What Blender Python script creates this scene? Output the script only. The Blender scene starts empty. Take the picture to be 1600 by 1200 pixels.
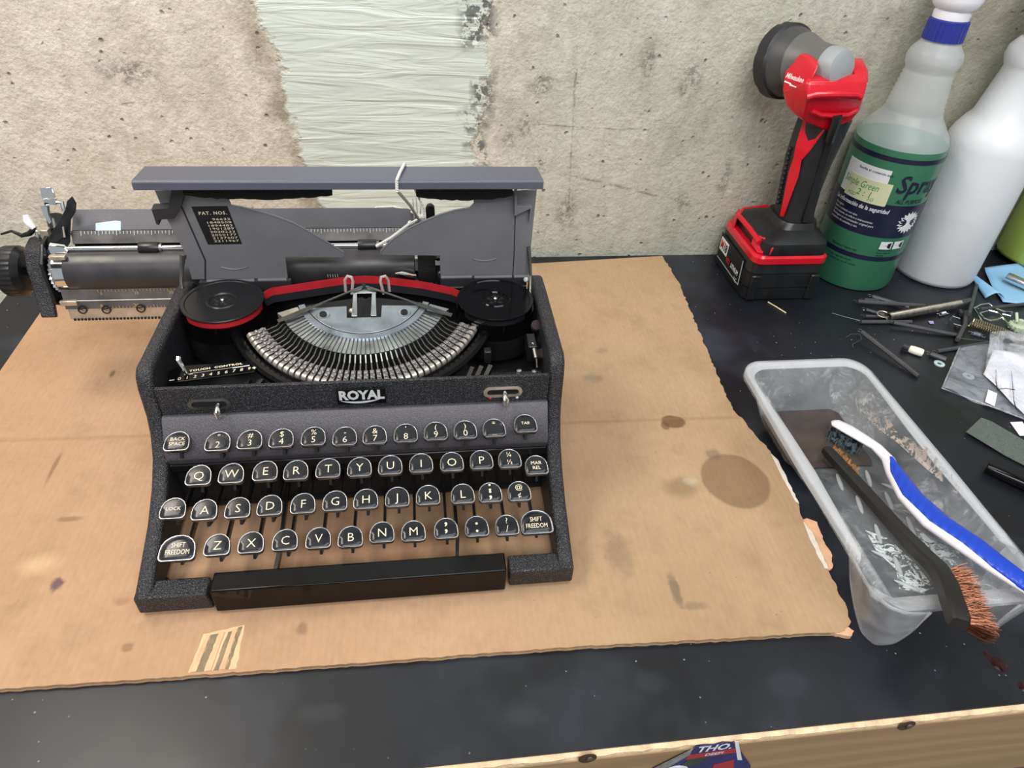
import bpy, bmesh, math, random
from mathutils import Vector, Matrix
random.seed(7)
scene = bpy.context.scene
COL = scene.collection
S = 0.01                      # everything below is written in centimetres

# ---------------------------------------------------------------- camera
CAM_AXES = [[0.991121, -0.122501, 0.051706], [-0.037883, -0.632906, -0.773302], [0.127455, 0.764476, -0.631926]]           # rows: camera right, down, forward in world axes
cam_data = bpy.data.cameras.new('camera')
cam_data.sensor_fit = 'HORIZONTAL'; cam_data.sensor_width = 36.0
cam_data.lens = 36.0 * 1100 / 1600.0
cam_data.clip_start = 0.01; cam_data.clip_end = 50
cam = bpy.data.objects.new('camera', cam_data); COL.objects.link(cam)
r_, d_, f_ = [Vector(a) for a in CAM_AXES]
rot = Matrix((r_, -d_, -f_)).transposed().to_4x4()
cam.matrix_world = Matrix.Translation((0, 0, 38.5 * S)) @ rot
scene.camera = cam

# ---------------------------------------------------------------- world and lights
world = bpy.data.worlds.new('room_fill'); scene.world = world
world.use_nodes = True
bg = world.node_tree.nodes['Background']
bg.inputs[0].default_value = (0.93, 0.97, 1.0, 1); bg.inputs[1].default_value = 0.45

def area(name, loc, target, sx, sy, power, color):
    l = bpy.data.lights.new(name, 'AREA'); l.shape = 'RECTANGLE'
    l.size = sx * S; l.size_y = sy * S; l.energy = power; l.color = color
    o = bpy.data.objects.new(name, l); COL.objects.link(o)
    o.location = Vector(loc) * S
    o.rotation_euler = (Vector(target) - Vector(loc)).to_track_quat('-Z', 'Y').to_euler()
    return o
area('shop_light_warm', (-62, 46, 108), (-8, 40, 0), 70, 24, 10.0, (1.0, 0.92, 0.84))
area('shop_light_cool', (42, 8, 150), (25, 45, 5), 120, 30, 9.0, (0.92, 0.97, 1.0))
area('room_fill', (5, -95, 150), (0, 55, 5), 140, 60, 29.0, (0.98, 0.98, 1.0))  # added lamp, unseen behind the camera, filling lid and wall from the front
scene.view_settings.view_transform = 'Standard'
scene.view_settings.look = 'None'
scene.view_settings.exposure = 0.0
scene.view_settings.gamma = 1.0
scene.view_settings.use_curve_mapping = False

scene.cycles.max_bounces = 7; scene.cycles.diffuse_bounces = 3; scene.cycles.glossy_bounces = 3; scene.cycles.transparent_max_bounces = 16
scene.cycles.adaptive_threshold = 0.03; scene.cycles.caustics_reflective = False; scene.cycles.caustics_refractive = False

# ---------------------------------------------------------------- mesh helpers
ORG = {}
def sc(r, g, b):
    f = lambda c: (c / 255 / 12.92) if c / 255 <= 0.04045 else ((c / 255 + 0.055) / 1.055) ** 2.4
    return (f(r), f(g), f(b), 1.0)

def v3(p): return Vector((p[0], p[1], p[2]))

class MB:
    def __init__(s): s.v = []; s.f = []
    def add(s, vs, fs):
        k = len(s.v); s.v += [v3(p) for p in vs]; s.f += [tuple(i + k for i in f) for f in fs]; return s
    def hexa(s, p):            # 4 bottom points, 4 top points
        return s.add(p, [(3,2,1,0),(4,5,6,7),(0,1,5,4),(1,2,6,5),(2,3,7,6),(3,0,4,7)])
    def box(s, x0, x1, y0, y1, z0, z1):
        return s.hexa([(x0,y0,z0),(x1,y0,z0),(x1,y1,z0),(x0,y1,z0),(x0,y0,z1),(x1,y0,z1),(x1,y1,z1),(x0,y1,z1)])
    def obb(s, c, X, Y, Z):    # centre and three half-axis vectors
        c, X, Y, Z = v3(c), v3(X), v3(Y), v3(Z)
        return s.hexa([c-X-Y-Z, c+X-Y-Z, c+X+Y-Z, c-X+Y-Z, c-X-Y+Z, c+X-Y+Z, c+X+Y+Z, c-X+Y+Z])
    def bar(s, a, b, w, h, up=(0,0,1)):   # rectangular bar from a to b
        a, b = v3(a), v3(b); d = (b - a).normalized(); side = d.cross(v3(up)).normalized(); u = side.cross(d)
        return s.obb((a + b) / 2, (b - a) / 2, side * w / 2, u * h / 2)
    def prism(s, poly, off):
        n = len(poly); off = v3(off); a = [v3(p) for p in poly]
        return s.add(a + [p + off for p in a], [tuple(range(n))[::-1], tuple(range(n, 2*n))] + [(i, (i+1) % n, (i+1) % n + n, i + n) for i in range(n)])
    def loft(s, rings, cap=True, closed=True):
        n = len(rings[0]); k = len(s.v)
        for r in rings: s.v += [v3(p) for p in r]
        m = n if closed else n - 1
        for i in range(len(rings) - 1):
            for j in range(m):
                a = k + i*n + j; b = k + i*n + (j+1) % n
                s.f.append((a, b, b + n, a + n))
        if cap:
            s.f.append(tuple(k + j for j in range(n))[::-1]); s.f.append(tuple(k + (len(rings)-1)*n + j for j in range(n)))
        return s
    def tube(s, path, r, n=8, cap=True, closed=False):
        P = [v3(p) for p in path]; rings = []; N = len(P); ref = None
        for i in range(N):
            if closed: t = P[(i+1) % N] - P[i-1]
            else: t = P[min(i+1, N-1)] - P[max(i-1, 0)]
            t.normalize()
            if ref is None:
                ref = t.orthogonal().normalized()
            ref = (ref - t * ref.dot(t)).normalized(); bn = t.cross(ref)
            rr = r[i] if isinstance(r, (list, tuple)) else r
            rings.append([P[i] + (ref * math.cos(2*math.pi*j/n) + bn * math.sin(2*math.pi*j/n)) * rr for j in range(n)])
        if closed: rings.append(rings[0]); cap = False
        return s.loft(rings, cap)
    def lathe(s, prof, c=(0,0,0), axis=(0,0,1), n=32, a0=0, a1=360, cap=True, ref=None):
        ax = v3(axis).normalized(); u = v3(ref).normalized() if ref else ax.orthogonal().normalized()
        w = ax.cross(u); c = v3(c); full = abs(a1 - a0) >= 360
        rings = []
        for (r, h) in prof:
            rings.append([c + ax*h + (u*math.cos(math.radians(a0 + (a1-a0)*j/n)) + w*math.sin(math.radians(a0 + (a1-a0)*j/n))) * max(r, 1e-4) for j in range(n if full else n + 1)])
        return s.loft(rings, cap and full, full)
    def ball(s, c, r, n=12, m=8, sx=1, sy=1, sz=1):
        c = v3(c)
        return s.loft([[c + Vector((sx*r*math.sin(math.pi*max(i,.02)/m if i < m else .02)*math.cos(2*math.pi*j/n), sy*r*math.sin(math.pi*max(i,.02)/m if i < m else .02)*math.sin(2*math.pi*j/n), -sz*r*math.cos(math.pi*i/m))) for j in range(n)] for i in range(m+1)])
    def grid(s, fn, nu, nv):
        k = len(s.v)
        for i in range(nu + 1):
            for j in range(nv + 1): s.v.append(v3(fn(i / nu, j / nv)))
        for i in range(nu):
            for j in range(nv):
                a = k + i*(nv+1) + j; s.f.append((a, a + nv + 1, a + nv + 2, a + 1))
        return s
    def build(s, name, mat, parent=None, org=None, bevel=0, seg=2, angle=35, solid=0, sub=0, flat=False, label=None, recalc=True):
        if org is None:
            if parent is not None: org = ORG[parent.name]
            else:
                xs = [p.x for p in s.v]; ys = [p.y for p in s.v]; zs = [p.z for p in s.v]
                org = Vector(((min(xs)+max(xs))/2, (min(ys)+max(ys))/2, min(zs)))
        org = v3(org)
        me = bpy.data.meshes.new(name)
        me.from_pydata([tuple((p - org) * S) for p in s.v], [], s.f)
        if recalc:
            bm = bmesh.new(); bm.from_mesh(me); bmesh.ops.recalc_face_normals(bm, faces=bm.faces); bm.to_mesh(me); bm.free()
        if not flat:
            me.polygons.foreach_set('use_smooth', [True] * len(me.polygons)); me.set_sharp_from_angle(angle=math.radians(angle))
        me.materials.append(mat)
        o = bpy.data.objects.new(name, me); COL.objects.link(o)
        if parent is not None:
            o.parent = parent; o.location = (org - ORG[parent.name]) * S
        else: o.location = org * S
        ORG[o.name] = org
        if solid: m = o.modifiers.new('solid', 'SOLIDIFY'); m.thickness = solid * S; m.offset = 0
        if bevel:
            m = o.modifiers.new('bevel', 'BEVEL'); m.width = bevel * S; m.segments = seg; m.limit_method = 'ANGLE'; m.angle_limit = math.radians(30); m.harden_normals = False
        if sub: m = o.modifiers.new('sub', 'SUBSURF'); m.levels = sub; m.render_levels = sub
        if label: o['label'] = label
        return o

def thing(name, label, cat, org, group=None):
    o = bpy.data.objects.new(name, None); COL.objects.link(o); o.empty_display_size = 0.01
    o.location = v3(org) * S; ORG[o.name] = v3(org)
    return tag(o, label, cat, group)
def tag(o, label, cat, group=None):
    o['label'] = label; o['category'] = cat
    if group: o['group'] = group
    return o
def struct(o): o['kind'] = 'structure'; return o
def copy_part(o, parent, loc=None):
    c = o.copy(); COL.objects.link(c); c.parent = parent
    if loc is not None: c.location = v3(loc) * S
    return c

TXT = {}
def text_geo(s, size, align='CENTER', shear=0.0, sx=1.0, spacing=1.0, bold=0.0, line=1.0):
    key = (s, size, align, shear, sx, spacing, bold, line)
    if key in TXT: return TXT[key]
    cu = bpy.data.curves.new('lettering', 'FONT'); cu.body = s; cu.size = size; cu.align_x = align; cu.align_y = 'CENTER'
    cu.shear = shear; cu.space_character = spacing; cu.resolution_u = 2; cu.offset = bold; cu.space_line = line
    ob = bpy.data.objects.new('lettering', cu); COL.objects.link(ob)
    dg = bpy.context.evaluated_depsgraph_get(); ev = ob.evaluated_get(dg); me = ev.to_mesh()
    vs = [(p.co.x * sx, p.co.y) for p in me.vertices]; fs = [tuple(p.vertices) for p in me.polygons]
    ev.to_mesh_clear(); bpy.data.objects.remove(ob); bpy.data.curves.remove(cu)
    TXT[key] = (vs, fs); return TXT[key]
def text_on(mb, s, size, fn, **k):
    vs, fs = text_geo(s, size, **k)
    return mb.add([fn(x, y) for x, y in vs], fs)
def plane_fn(c, X, Y):
    c, X, Y = v3(c), v3(X).normalized(), v3(Y).normalized()
    return lambda x, y: c + X * x + Y * y

# ---------------------------------------------------------------- material helpers
class NT:
    def __init__(s, name):
        s.m = bpy.data.materials.new(name); s.m.use_nodes = True; s.t = s.m.node_tree; s.N = s.t.nodes; s.L = s.t.links
        s.b = s.N['Principled BSDF']; s.cache = {}
        s.co = s.N.new('ShaderNodeTexCoord').outputs['Object']
    def put(s, sock, val):
        if isinstance(val, bpy.types.NodeSocket): s.L.new(val, sock)
        else: sock.default_value = val
    def set(s, **k):
        for a, v in k.items(): s.put(s.b.inputs[a.replace('_', ' ')], v)
        return s
    def map(s, scale=(1,1,1), rot=(0,0,0), loc=(0,0,0), vec=None):
        n = s.N.new('ShaderNodeMapping'); s.put(n.inputs['Vector'], vec or s.co)
        n.inputs['Scale'].default_value = scale; n.inputs['Rotation'].default_value = rot; n.inputs['Location'].default_value = loc
        return n.outputs[0]
    def noise(s, scale, detail=4, rough=0.55, dist=0.0, vec=None):
        key = ('n', scale, detail, rough, dist)
        if vec is None and key in s.cache: return s.cache[key]
        n = s.N.new('ShaderNodeTexNoise'); s.put(n.inputs['Vector'], vec or s.co)
        n.inputs['Scale'].default_value = scale; n.inputs['Detail'].default_value = detail; n.inputs['Roughness'].default_value = rough; n.inputs['Distortion'].default_value = dist
        if vec is None: s.cache[key] = n.outputs['Fac']
        return n.outputs['Fac']
    def vor(s, scale, vec=None, feature='F1', rnd=1.0):
        n = s.N.new('ShaderNodeTexVoronoi'); n.feature = feature; s.put(n.inputs['Vector'], vec or s.co)
        n.inputs['Scale'].default_value = scale; n.inputs['Randomness'].default_value = rnd
        return n.outputs['Distance']
    def wave(s, scale, vec=None, dist=0.0, detail=2, dscale=1.0, direction='X', prof='SIN'):
        n = s.N.new('ShaderNodeTexWave'); n.bands_direction = direction; n.wave_profile = prof; s.put(n.inputs['Vector'], vec or s.co)
        n.inputs['Scale'].default_value = scale; n.inputs['Distortion'].default_value = dist; n.inputs['Detail'].default_value = detail; n.inputs['Detail Scale'].default_value = dscale
        return n.outputs['Fac']
    def math(s, op, a, b=0.0, c=None, clamp=False):
        n = s.N.new('ShaderNodeMath'); n.operation = op; n.use_clamp = clamp
        s.put(n.inputs[0], a); s.put(n.inputs[1], b)
        if c is not None: s.put(n.inputs[2], c)
        return n.outputs[0]
    def rng(s, x, a, b, c=0.0, d=1.0, smooth=False):
        n = s.N.new('ShaderNodeMapRange'); n.interpolation_type = 'SMOOTHSTEP' if smooth else 'LINEAR'
        s.put(n.inputs[0], x)
        for i, q in enumerate((a, b, c, d)): s.put(n.inputs[i + 1], q)
        return n.outputs[0]
    def mix(s, f, a, b, mode='MIX'):
        n = s.N.new('ShaderNodeMix'); n.data_type = 'RGBA'; n.blend_type = mode
        s.put(n.inputs[0], f); s.put(n.inputs[6], a); s.put(n.inputs[7], b)
        return n.outputs[2]
    def sep(s, vec=None):
        if vec is None and 'sep' in s.cache: return s.cache['sep']
        n = s.N.new('ShaderNodeSeparateXYZ'); s.put(n.inputs[0], vec or s.co)
        if vec is None: s.cache['sep'] = n.outputs
        return n.outputs
    def bump(s, h, strength=0.3, dist=0.001, normal=None):
        n = s.N.new('ShaderNodeBump'); s.put(n.inputs['Height'], h); n.inputs['Strength'].default_value = strength; n.inputs['Distance'].default_value = dist
        if normal is not None: s.put(n.inputs['Normal'], normal)
        return n.outputs[0]
    def blob(s, cx, cy, rx, ry, edge=0.25, wob=0.35, wscale=60, ax=(0, 1)):   # soft irregular spot in object space (cm)
        o = s.sep(); dx = s.math('DIVIDE', s.math('SUBTRACT', o[ax[0]], cx * S), rx * S); dy = s.math('DIVIDE', s.math('SUBTRACT', o[ax[1]], cy * S), ry * S)
        d = s.math('SQRT', s.math('ADD', s.math('MULTIPLY', dx, dx), s.math('MULTIPLY', dy, dy)))
        d = s.math('ADD', d, s.math('MULTIPLY', s.math('SUBTRACT', s.noise(wscale, 3), 0.5), wob * 2))
        return s.rng(d, 1.0 - edge, 1.0 + edge, 1.0, 0.0, True)

def mat(name, col, rough=0.5, metal=0.0, var=0.12, vscale=40, bump=0.0, bscale=400, coat=0.0, spec=0.5, rvar=0.08, detail=3, bdist=0.0006, alpha=1.0, trans=0.0, sss=0.0):
    t = NT(name); n = t.noise(vscale, 4)
    dark = tuple(c * (1 - var) for c in col[:3]) + (1,); light = tuple(min(1, c * (1 + var)) for c in col[:3]) + (1,)
    t.set(Base_Color=t.mix(t.rng(n, 0.3, 0.7), dark, light), Roughness=t.rng(n, 0.3, 0.7, max(0.02, rough - rvar), rough + rvar), Metallic=metal)
    t.b.inputs['Specular IOR Level'].default_value = spec
    if coat: t.b.inputs['Coat Weight'].default_value = coat; t.b.inputs['Coat Roughness'].default_value = 0.06
    if bump: t.set(Normal=t.bump(t.noise(bscale, detail), bump, bdist))
    if alpha < 1: t.b.inputs['Alpha'].default_value = alpha
    if trans: t.b.inputs['Transmission Weight'].default_value = trans
    if sss: t.b.inputs['Subsurface Weight'].default_value = sss; t.b.inputs['Subsurface Radius'].default_value = (0.01, 0.01, 0.01)
    return t.m
def translucent(m, col, fac):      # let light pass diffusely through a thin plastic wall
    t = m.node_tree; out = t.nodes['Material Output']; p = t.nodes['Principled BSDF']
    tr = t.nodes.new('ShaderNodeBsdfTranslucent'); tr.inputs[0].default_value = col
    ad = t.nodes.new('ShaderNodeMixShader'); ad.inputs[0].default_value = fac
    t.links.new(p.outputs[0], ad.inputs[1]); t.links.new(tr.outputs[0], ad.inputs[2]); t.links.new(ad.outputs[0], out.inputs[0])
M = {}

# ================================================================ the setting
# concrete wall with a painted strip
t = NT('concrete_wall')
o = t.sep(); X, Z = o[0], o[2]
big = t.noise(5, 3, 0.6); mid = t.noise(28, 4, 0.68); fine = t.noise(160, 3, 0.7)
base = t.mix(t.rng(mid, 0.3, 0.7), sc(192, 188, 174), sc(222, 219, 207))
base = t.mix(t.rng(big, 0.40, 0.62), base, sc(192, 190, 173))
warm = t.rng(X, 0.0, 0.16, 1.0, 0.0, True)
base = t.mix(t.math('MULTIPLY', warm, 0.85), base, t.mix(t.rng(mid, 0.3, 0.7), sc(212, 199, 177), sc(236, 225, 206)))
# grey weathering, growing to the right
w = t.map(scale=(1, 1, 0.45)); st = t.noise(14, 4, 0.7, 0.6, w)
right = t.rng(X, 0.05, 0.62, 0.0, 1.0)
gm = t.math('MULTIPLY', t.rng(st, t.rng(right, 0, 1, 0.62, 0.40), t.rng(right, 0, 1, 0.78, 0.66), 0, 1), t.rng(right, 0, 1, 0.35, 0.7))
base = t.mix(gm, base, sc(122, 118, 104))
base = t.mix(t.math('MULTIPLY', t.rng(Z, 0.10, -0.02, 0, 1, True), 0.45), base, sc(170, 178, 162))
streak = t.rng(t.noise(26, 4, .75, .8, t.map(scale=(1, 1, .3))), .52, .72, 0, 1)
base = t.mix(t.math('MULTIPLY', streak, t.rng(X, -.1, .5, .18, .5)), base, sc(128, 123, 108))
mot = t.noise(75, 3, .75)
base = t.mix(t.rng(mot, .45, .75, 0, .35), base, sc(150, 141, 122))
# pits and speckles
sp = t.math('MULTIPLY', t.rng(t.math('ADD', t.vor(95), t.math('MULTIPLY', t.noise(300, 2), .25)), .20, .34, 1, 0), t.rng(t.noise(48, 2), .54, .6, 0, 1))
grain = t.noise(420, 3, .7)
base = t.mix(t.rng(grain, .45, .7, 0, .28), base, sc(140, 132, 114))
base = t.mix(t.math('MULTIPLY', sp, t.rng(t.noise(22, 3), 0.36, 0.58, 0.25, 0.85)), base, sc(84, 80, 70))
brk = t.rng(t.noise(190, 3, .7), .42, .58, 0, 1)
for (bx, bz, rx, rz) in ((12.6, 18.5, 1.2, 1.0), (11.0, 14.3, .8, 1.3), (16.1, 5.4, .9, 1.9), (12.6, 10.4, .8, .8), (27, 19, .9, 1.8), (22.5, 20.5, .6, 1.6), (9.5, 13.2, .7, .7), (-24.5, 18.8, 1.8, .9), (29, 6.3, .8, 1.0), (33, 9, .6, 1.6)):
    base = t.mix(t.math('MULTIPLY', t.math('MULTIPLY', t.blob(bx, bz, rx, rz, 0.7, 1.1, 70, (0, 2)), brk), 0.75), base, sc(112, 108, 98))
def line(x0, z0, x1, z1, wd):
    L = math.hypot(x1-x0, z1-z0); ux, uz = (x1-x0)/L, (z1-z0)/L
    dx = t.math('SUBTRACT', X, x0*S); dz = t.math('SUBTRACT', Z, z0*S)
    al = t.math('ADD', t.math('MULTIPLY', dx, ux), t.math('MULTIPLY', dz, uz))
    ac = t.math('ADD', t.math('MULTIPLY', dx, -uz), t.math('MULTIPLY', dz, ux))
    ac = t.math('ABSOLUTE', t.math('ADD', ac, t.math('MULTIPLY', t.math('SUBTRACT', t.noise(30, 3), 0.5), 0.006)))
    inside = t.math('MULTIPLY', t.rng(al, 0, 0.005, 0, 1), t.rng(al, L*S, (L-0.6)*S, 0, 1))
    return t.math('MULTIPLY', t.rng(ac, wd*S*0.3, wd*S, 1, 0), inside)
for q in ((12.6, 10.2, 28.5, 6.6, .18), (15.5, 21, 16.3, 5, .14), (11.5, 14.6, 24, 14.2, .12), (-26, 16.2, -18, 16.6, .1)):
    base = t.mix(t.math('MULTIPLY', t.math('MULTIPLY', line(*q), t.rng(t.noise(75, 3, .75), .4, .62, 0, 1)), 0.6), base, sc(104, 101, 90))
far = t.rng(t.math('ADD', X, t.math('MULTIPLY', t.math('SUBTRACT', t.noise(9, 4, .6), .5), .22)), .36, .56, 0, .55, True)  # far-right damp tone, with the light falloff there painted in
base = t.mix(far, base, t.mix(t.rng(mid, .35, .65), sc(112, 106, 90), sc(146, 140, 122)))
# painted strip
ed = t.math('ADD', t.math('MULTIPLY', t.math('SUBTRACT', t.noise(16, 3, 0.7), 0.5), 0.055), t.math('MULTIPLY', t.math('SUBTRACT', t.noise(120, 3), 0.5), 0.018))
ml = t.rng(t.math('ADD', t.math('ADD', X, t.math('MULTIPLY', t.math('SUBTRACT', Z, .25), .17)), ed), -0.131, -0.126, 0, 1)
ed2 = t.math('ADD', t.math('MULTIPLY', t.math('SUBTRACT', t.noise(13, 3, 0.75), 0.5), 0.06), t.math('MULTIPLY', t.math('SUBTRACT', t.noise(100, 3), 0.5), 0.02))
mr = t.rng(t.math('ADD', X, ed2), 0.066, 0.071, 1, 0)
paint = t.math('MULTIPLY', ml, mr)
# rough dark fringe where the strip ends
fr = t.math('MULTIPLY', t.rng(t.math('ABSOLUTE', t.math('SUBTRACT', X, 0.062)), 0.010, 0.022, 1, 0), t.rng(t.noise(17, 3, .6), 0.47, 0.56, 0, 1))
fr = t.math('MULTIPLY', fr, t.rng(t.noise(130, 3, .7), 0.44, 0.52, 0, 1))
fl = t.math('MULTIPLY', t.rng(t.math('ABSOLUTE', t.math('SUBTRACT', t.math('ADD', X, t.math('MULTIPLY', t.math('SUBTRACT', Z, .25), .17)), -0.135)), 0.004, 0.022, 1, 0), t.rng(t.noise(24, 4, .7), 0.42, 0.62, 0, 0.6))
brush = t.noise(9, 3, 0.6, 0.9, t.map(scale=(1.0, 1, 9)))
pcol = t.mix(t.rng(brush, 0.35, 0.7), sc(206, 212, 200), sc(222, 228, 216))
base = t.mix(fl, base, sc(118, 100, 78))
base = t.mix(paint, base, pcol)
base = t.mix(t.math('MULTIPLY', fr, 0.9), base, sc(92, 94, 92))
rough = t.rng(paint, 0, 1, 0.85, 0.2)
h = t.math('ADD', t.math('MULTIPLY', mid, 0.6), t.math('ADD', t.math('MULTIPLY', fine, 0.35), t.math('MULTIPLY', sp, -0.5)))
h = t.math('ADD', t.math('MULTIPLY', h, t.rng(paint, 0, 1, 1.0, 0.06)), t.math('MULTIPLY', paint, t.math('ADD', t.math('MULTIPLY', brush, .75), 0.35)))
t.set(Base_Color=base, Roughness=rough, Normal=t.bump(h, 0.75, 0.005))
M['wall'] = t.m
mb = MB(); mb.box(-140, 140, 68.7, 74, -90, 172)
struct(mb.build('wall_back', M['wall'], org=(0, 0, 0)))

M['floor'] = mat('concrete_floor', sc(120, 118, 112), 0.8, var=.2, vscale=8, bump=.3, bscale=120)
M['ceiling'] = mat('dark_joist_ceiling', sc(84, 76, 66), 0.9, var=.2, vscale=6)
struct(MB().box(-140, 140, -160, 68.7, 172, 175).build('ceiling', M['ceiling'], org=(0, 0, 0)))
struct(MB().box(-140, 140, -160, 68.7, -92, -90).build('floor', M['floor'], org=(0, 0, 0)))

# ---------------------------------------------------------------- workbench
t = NT('black_laminate')
n1 = t.noise(9, 5, 0.6); dust = t.rng(t.noise(6, 4, 0.6), 0.5, 0.72, 0, 1)
specks = t.math('MULTIPLY', t.rng(t.vor(120), 0.045, 0.08, 1, 0), t.rng(t.noise(11, 3), 0.46, 0.6, 0, 1))
base = t.mix(t.rng(n1, 0.35, 0.7), sc(17, 19, 24), sc(28, 31, 39))
base = t.mix(t.math('MULTIPLY', dust, 0.14), base, sc(130, 140, 162))
base = t.mix(t.math('MULTIPLY', specks, 0.7), base, sc(190, 190, 190))
for (bx, by, rx, ry, c, k) in ((20.5*1, 18.3, 1.2, .8, sc(110, 120, 140), .05), (12.5, 19.2, .8, .6, sc(110, 115, 125), .05), (-6, 19.2, 1.2, .5, sc(120, 125, 130), .05), (5.0, 18.0, 1.0, .6, sc(120, 125, 130), .05)):
    base = t.mix(t.math('MULTIPLY', t.blob(bx, by, rx, ry, 0.5, 0.5, 160), k), base, c)
t.set(Base_Color=base, Roughness=t.rng(n1, 0.3, 0.7, 0.30, 0.44), Normal=t.bump(t.noise(700, 2), 0.03, 0.0004))
t.b.inputs['Specular IOR Level'].default_value = 0.45
M['laminate'] = t.m

t = NT('pine_board')
g = t.wave(20, t.map(scale=(0.12, 1, 1)), 9, 3, 1.2, 'Z'); n2 = t.noise(6, 4, .6, 0, t.map(scale=(.15, 1, 2)))
col = t.mix(t.rng(g, 0.2, 0.9), sc(150, 122, 88), sc(162, 132, 96))
col = t.mix(t.rng(n2, 0.4, 0.7, 0, .5), col, sc(128, 104, 76))
t.set(Base_Color=col, Roughness=0.6, Normal=t.bump(g, .1, .0006)); M['pine'] = t.m
M['raw_edge'] = mat('chipped_plywood_edge', sc(226, 196, 158), 0.8, var=.2, vscale=120, bump=.8, bscale=260, bdist=.002)
M['black_edge'] = mat('black_edge_band', sc(16, 16, 24), 0.5)
M['screw'] = mat('zinc_screw', sc(150, 140, 120), 0.4, 1.0)
M['dark_hole'] = mat('dark_wood_hole', sc(66, 46, 28), 0.8)

T = thing('workbench', 'black laminate topped workbench with a pine front board against the wall', 'workbench', (18, 42, -90))
MB().box(-39, 110, 15.85, 68.6, -0.12, 0).build('laminate_top', M['laminate'], T, org=(0, 0, 0))
MB().box(-39, 110, 15.9, 68.6, -2.0, -0.13).build('plywood_core', M['pine'], T, org=(0, 0, 0))
MB().box(-39, 110, 15.83, 15.9, -0.25, -0.005).build('edge_band', M['black_edge'], T, org=(0, 0, 0))
mb = MB(); xs = [-39 + i * 0.5 for i in range(299)]
mb.loft([[(x, 15.57 + random.uniform(-.05, .05), -0.22 + random.uniform(-.04, .03)), (x, 15.83, -0.12), (x, 15.83, -0.5), (x, 15.56, -0.5)] for x in xs])
mb.build('raw_edge', M['raw_edge'], T, org=(0, 0, 0), flat=True)
fb = MB().box(-39, 110, 15.5, 15.83, -9, -0.5).build('front_board', M['pine'], T, org=(0, 0, 0), bevel=.06)
for (x, y_, z) in ((7.96,15.45,-0.15), (26.44,15.45,-0.4)):
    MB().lathe([(.01, -.02), (.5, -.02), (.5, .02), (.01, .02)], (x, 15.45, z), (0, -1, 0), 20, ref=(1,0,0)).build('pocket_hole', M['dark_hole'], fb)
    MB().lathe([(.01, 0), (.2, 0), (.2, .06), (.13, .09), (.01, .09)], (x + .12, 15.42, z + .02), (0, -1, 0), 14).build('screw', M['screw'], fb)
for (x, y_) in ((-37, 18), (108, 18), (-37, 66), (108, 66)):
    MB().box(x - 2, x + 2, y_ - 2, y_ + 2, -90, -2).build('leg', M['pine'], T, org=(0, 0, 0))

# comic-print sticker peeling on the front board
ST = thing('sticker', 'torn colourful printed sticker on the pine front board below the bench top', 'sticker', (10.5, 15.3, -6.5))
M['print_blue'] = mat('print_blue', sc(38, 42, 98), 0.35, var=.45, vscale=180)
M['print_red'] = mat('print_red', sc(170, 44, 50), 0.4)
M['print_white'] = mat('print_white', sc(222, 222, 226), 0.45, var=.1)
M['print_grey'] = mat('print_grey', sc(128, 128, 128), 0.5, var=.35, vscale=300)
M['print_green'] = mat('print_green', sc(52, 60, 50), 0.45, var=.4, vscale=250)
y0 = 15.42
def stk(pts, y): return [(p[0], y, p[2]) for p in pts]
pl = [(13.93,15.4,-0.06), (15.98,15.4,0.01), (16.38,15.4,-0.55), (17.95,15.4,-3.38)]
x0, z0 = pl[0][0], pl[0][2]
outl = stk(pl, 15.44) + [(pl[3][0] + .8, 15.44, pl[3][2] - 3), (x0 - 2.6, 15.44, pl[3][2] - 3), (x0 - 1.9, 15.44, z0 - 3.2), (x0 - .2, 15.44, z0 - .9)]
MB().prism(outl, (0, -.04, 0)).build('paper', M['print_blue'], ST)
MB().prism([(x0 - .2, 15.41, z0 - .95), (x0 + 2.6, 15.41, z0 - .75), (x0 + 2.9, 15.41, z0 - 1.25), (x0 - .3, 15.41, z0 - 1.5)], (0, -.02, 0)).build('red_band', M['print_red'], ST)
MB().prism([(x0 - .15, 15.41, z0 - .2), (x0 - .2, 15.40, z0 - .95), (x0 - 1.9, 15.40, z0 - 3.2), (x0 - 2.5, 15.40, z0 - 3.6), (x0 - 2.0, 15.40, z0 - 2.2)], (0, -.03, 0)).build('torn_corner', M['print_grey'], ST)
MB().prism([(x0 + 2.1, 15.41, z0 + .25), (x0 + 2.35, 15.41, z0 + .1), (x0 + 3.25, 15.41, z0 - 2.4), (x0 + 2.95, 15.41, z0 - 2.3)], (0, -.025, 0)).build('torn_edge', M['print_white'], ST)
mb = MB(); text_on(mb, 'THO.', 1.0, plane_fn((x0 + .15, 15.385, z0 - .42), (1, 0, .04), (.12, 0, 1)), align='LEFT', sx=.85, bold=.03); mb.build('lettering', M['print_white'], ST)
mb = MB(); text_on(mb, 'DEEP!', .42, plane_fn((x0 + .75, 15.375, z0 - 1.12), (1, 0, .04), (.1, 0, 1)), align='LEFT', bold=.01); mb.build('lettering', M['print_white'], ST)
MB().lathe([(.01, 0), (.75, 0), (.7, .03), (.01, .03)], (x0 - .6, 15.39, z0 - 2.9), (0, -1, 0), 20).build('printed_shape', M['print_white'], ST)
MB().prism([(x0 + 1.6, 15.39, z0 - 2.6), (x0 + 2.7, 15.39, z0 - 2.2), (x0 + 3.0, 15.39, z0 - 3.4), (x0 + 1.7, 15.39, z0 - 3.5)], (0, -.02, 0)).build('printed_shape', M['print_red'], ST)
MB().prism([(x0 - .1, 15.40, z0 - 1.55), (x0 + 1.0, 15.40, z0 - 1.45), (x0 + .6, 15.40, z0 - 2.4), (x0 - .5, 15.40, z0 - 2.3)], (0, -.02, 0)).build('printed_shape', M['print_green'], ST)

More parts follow.
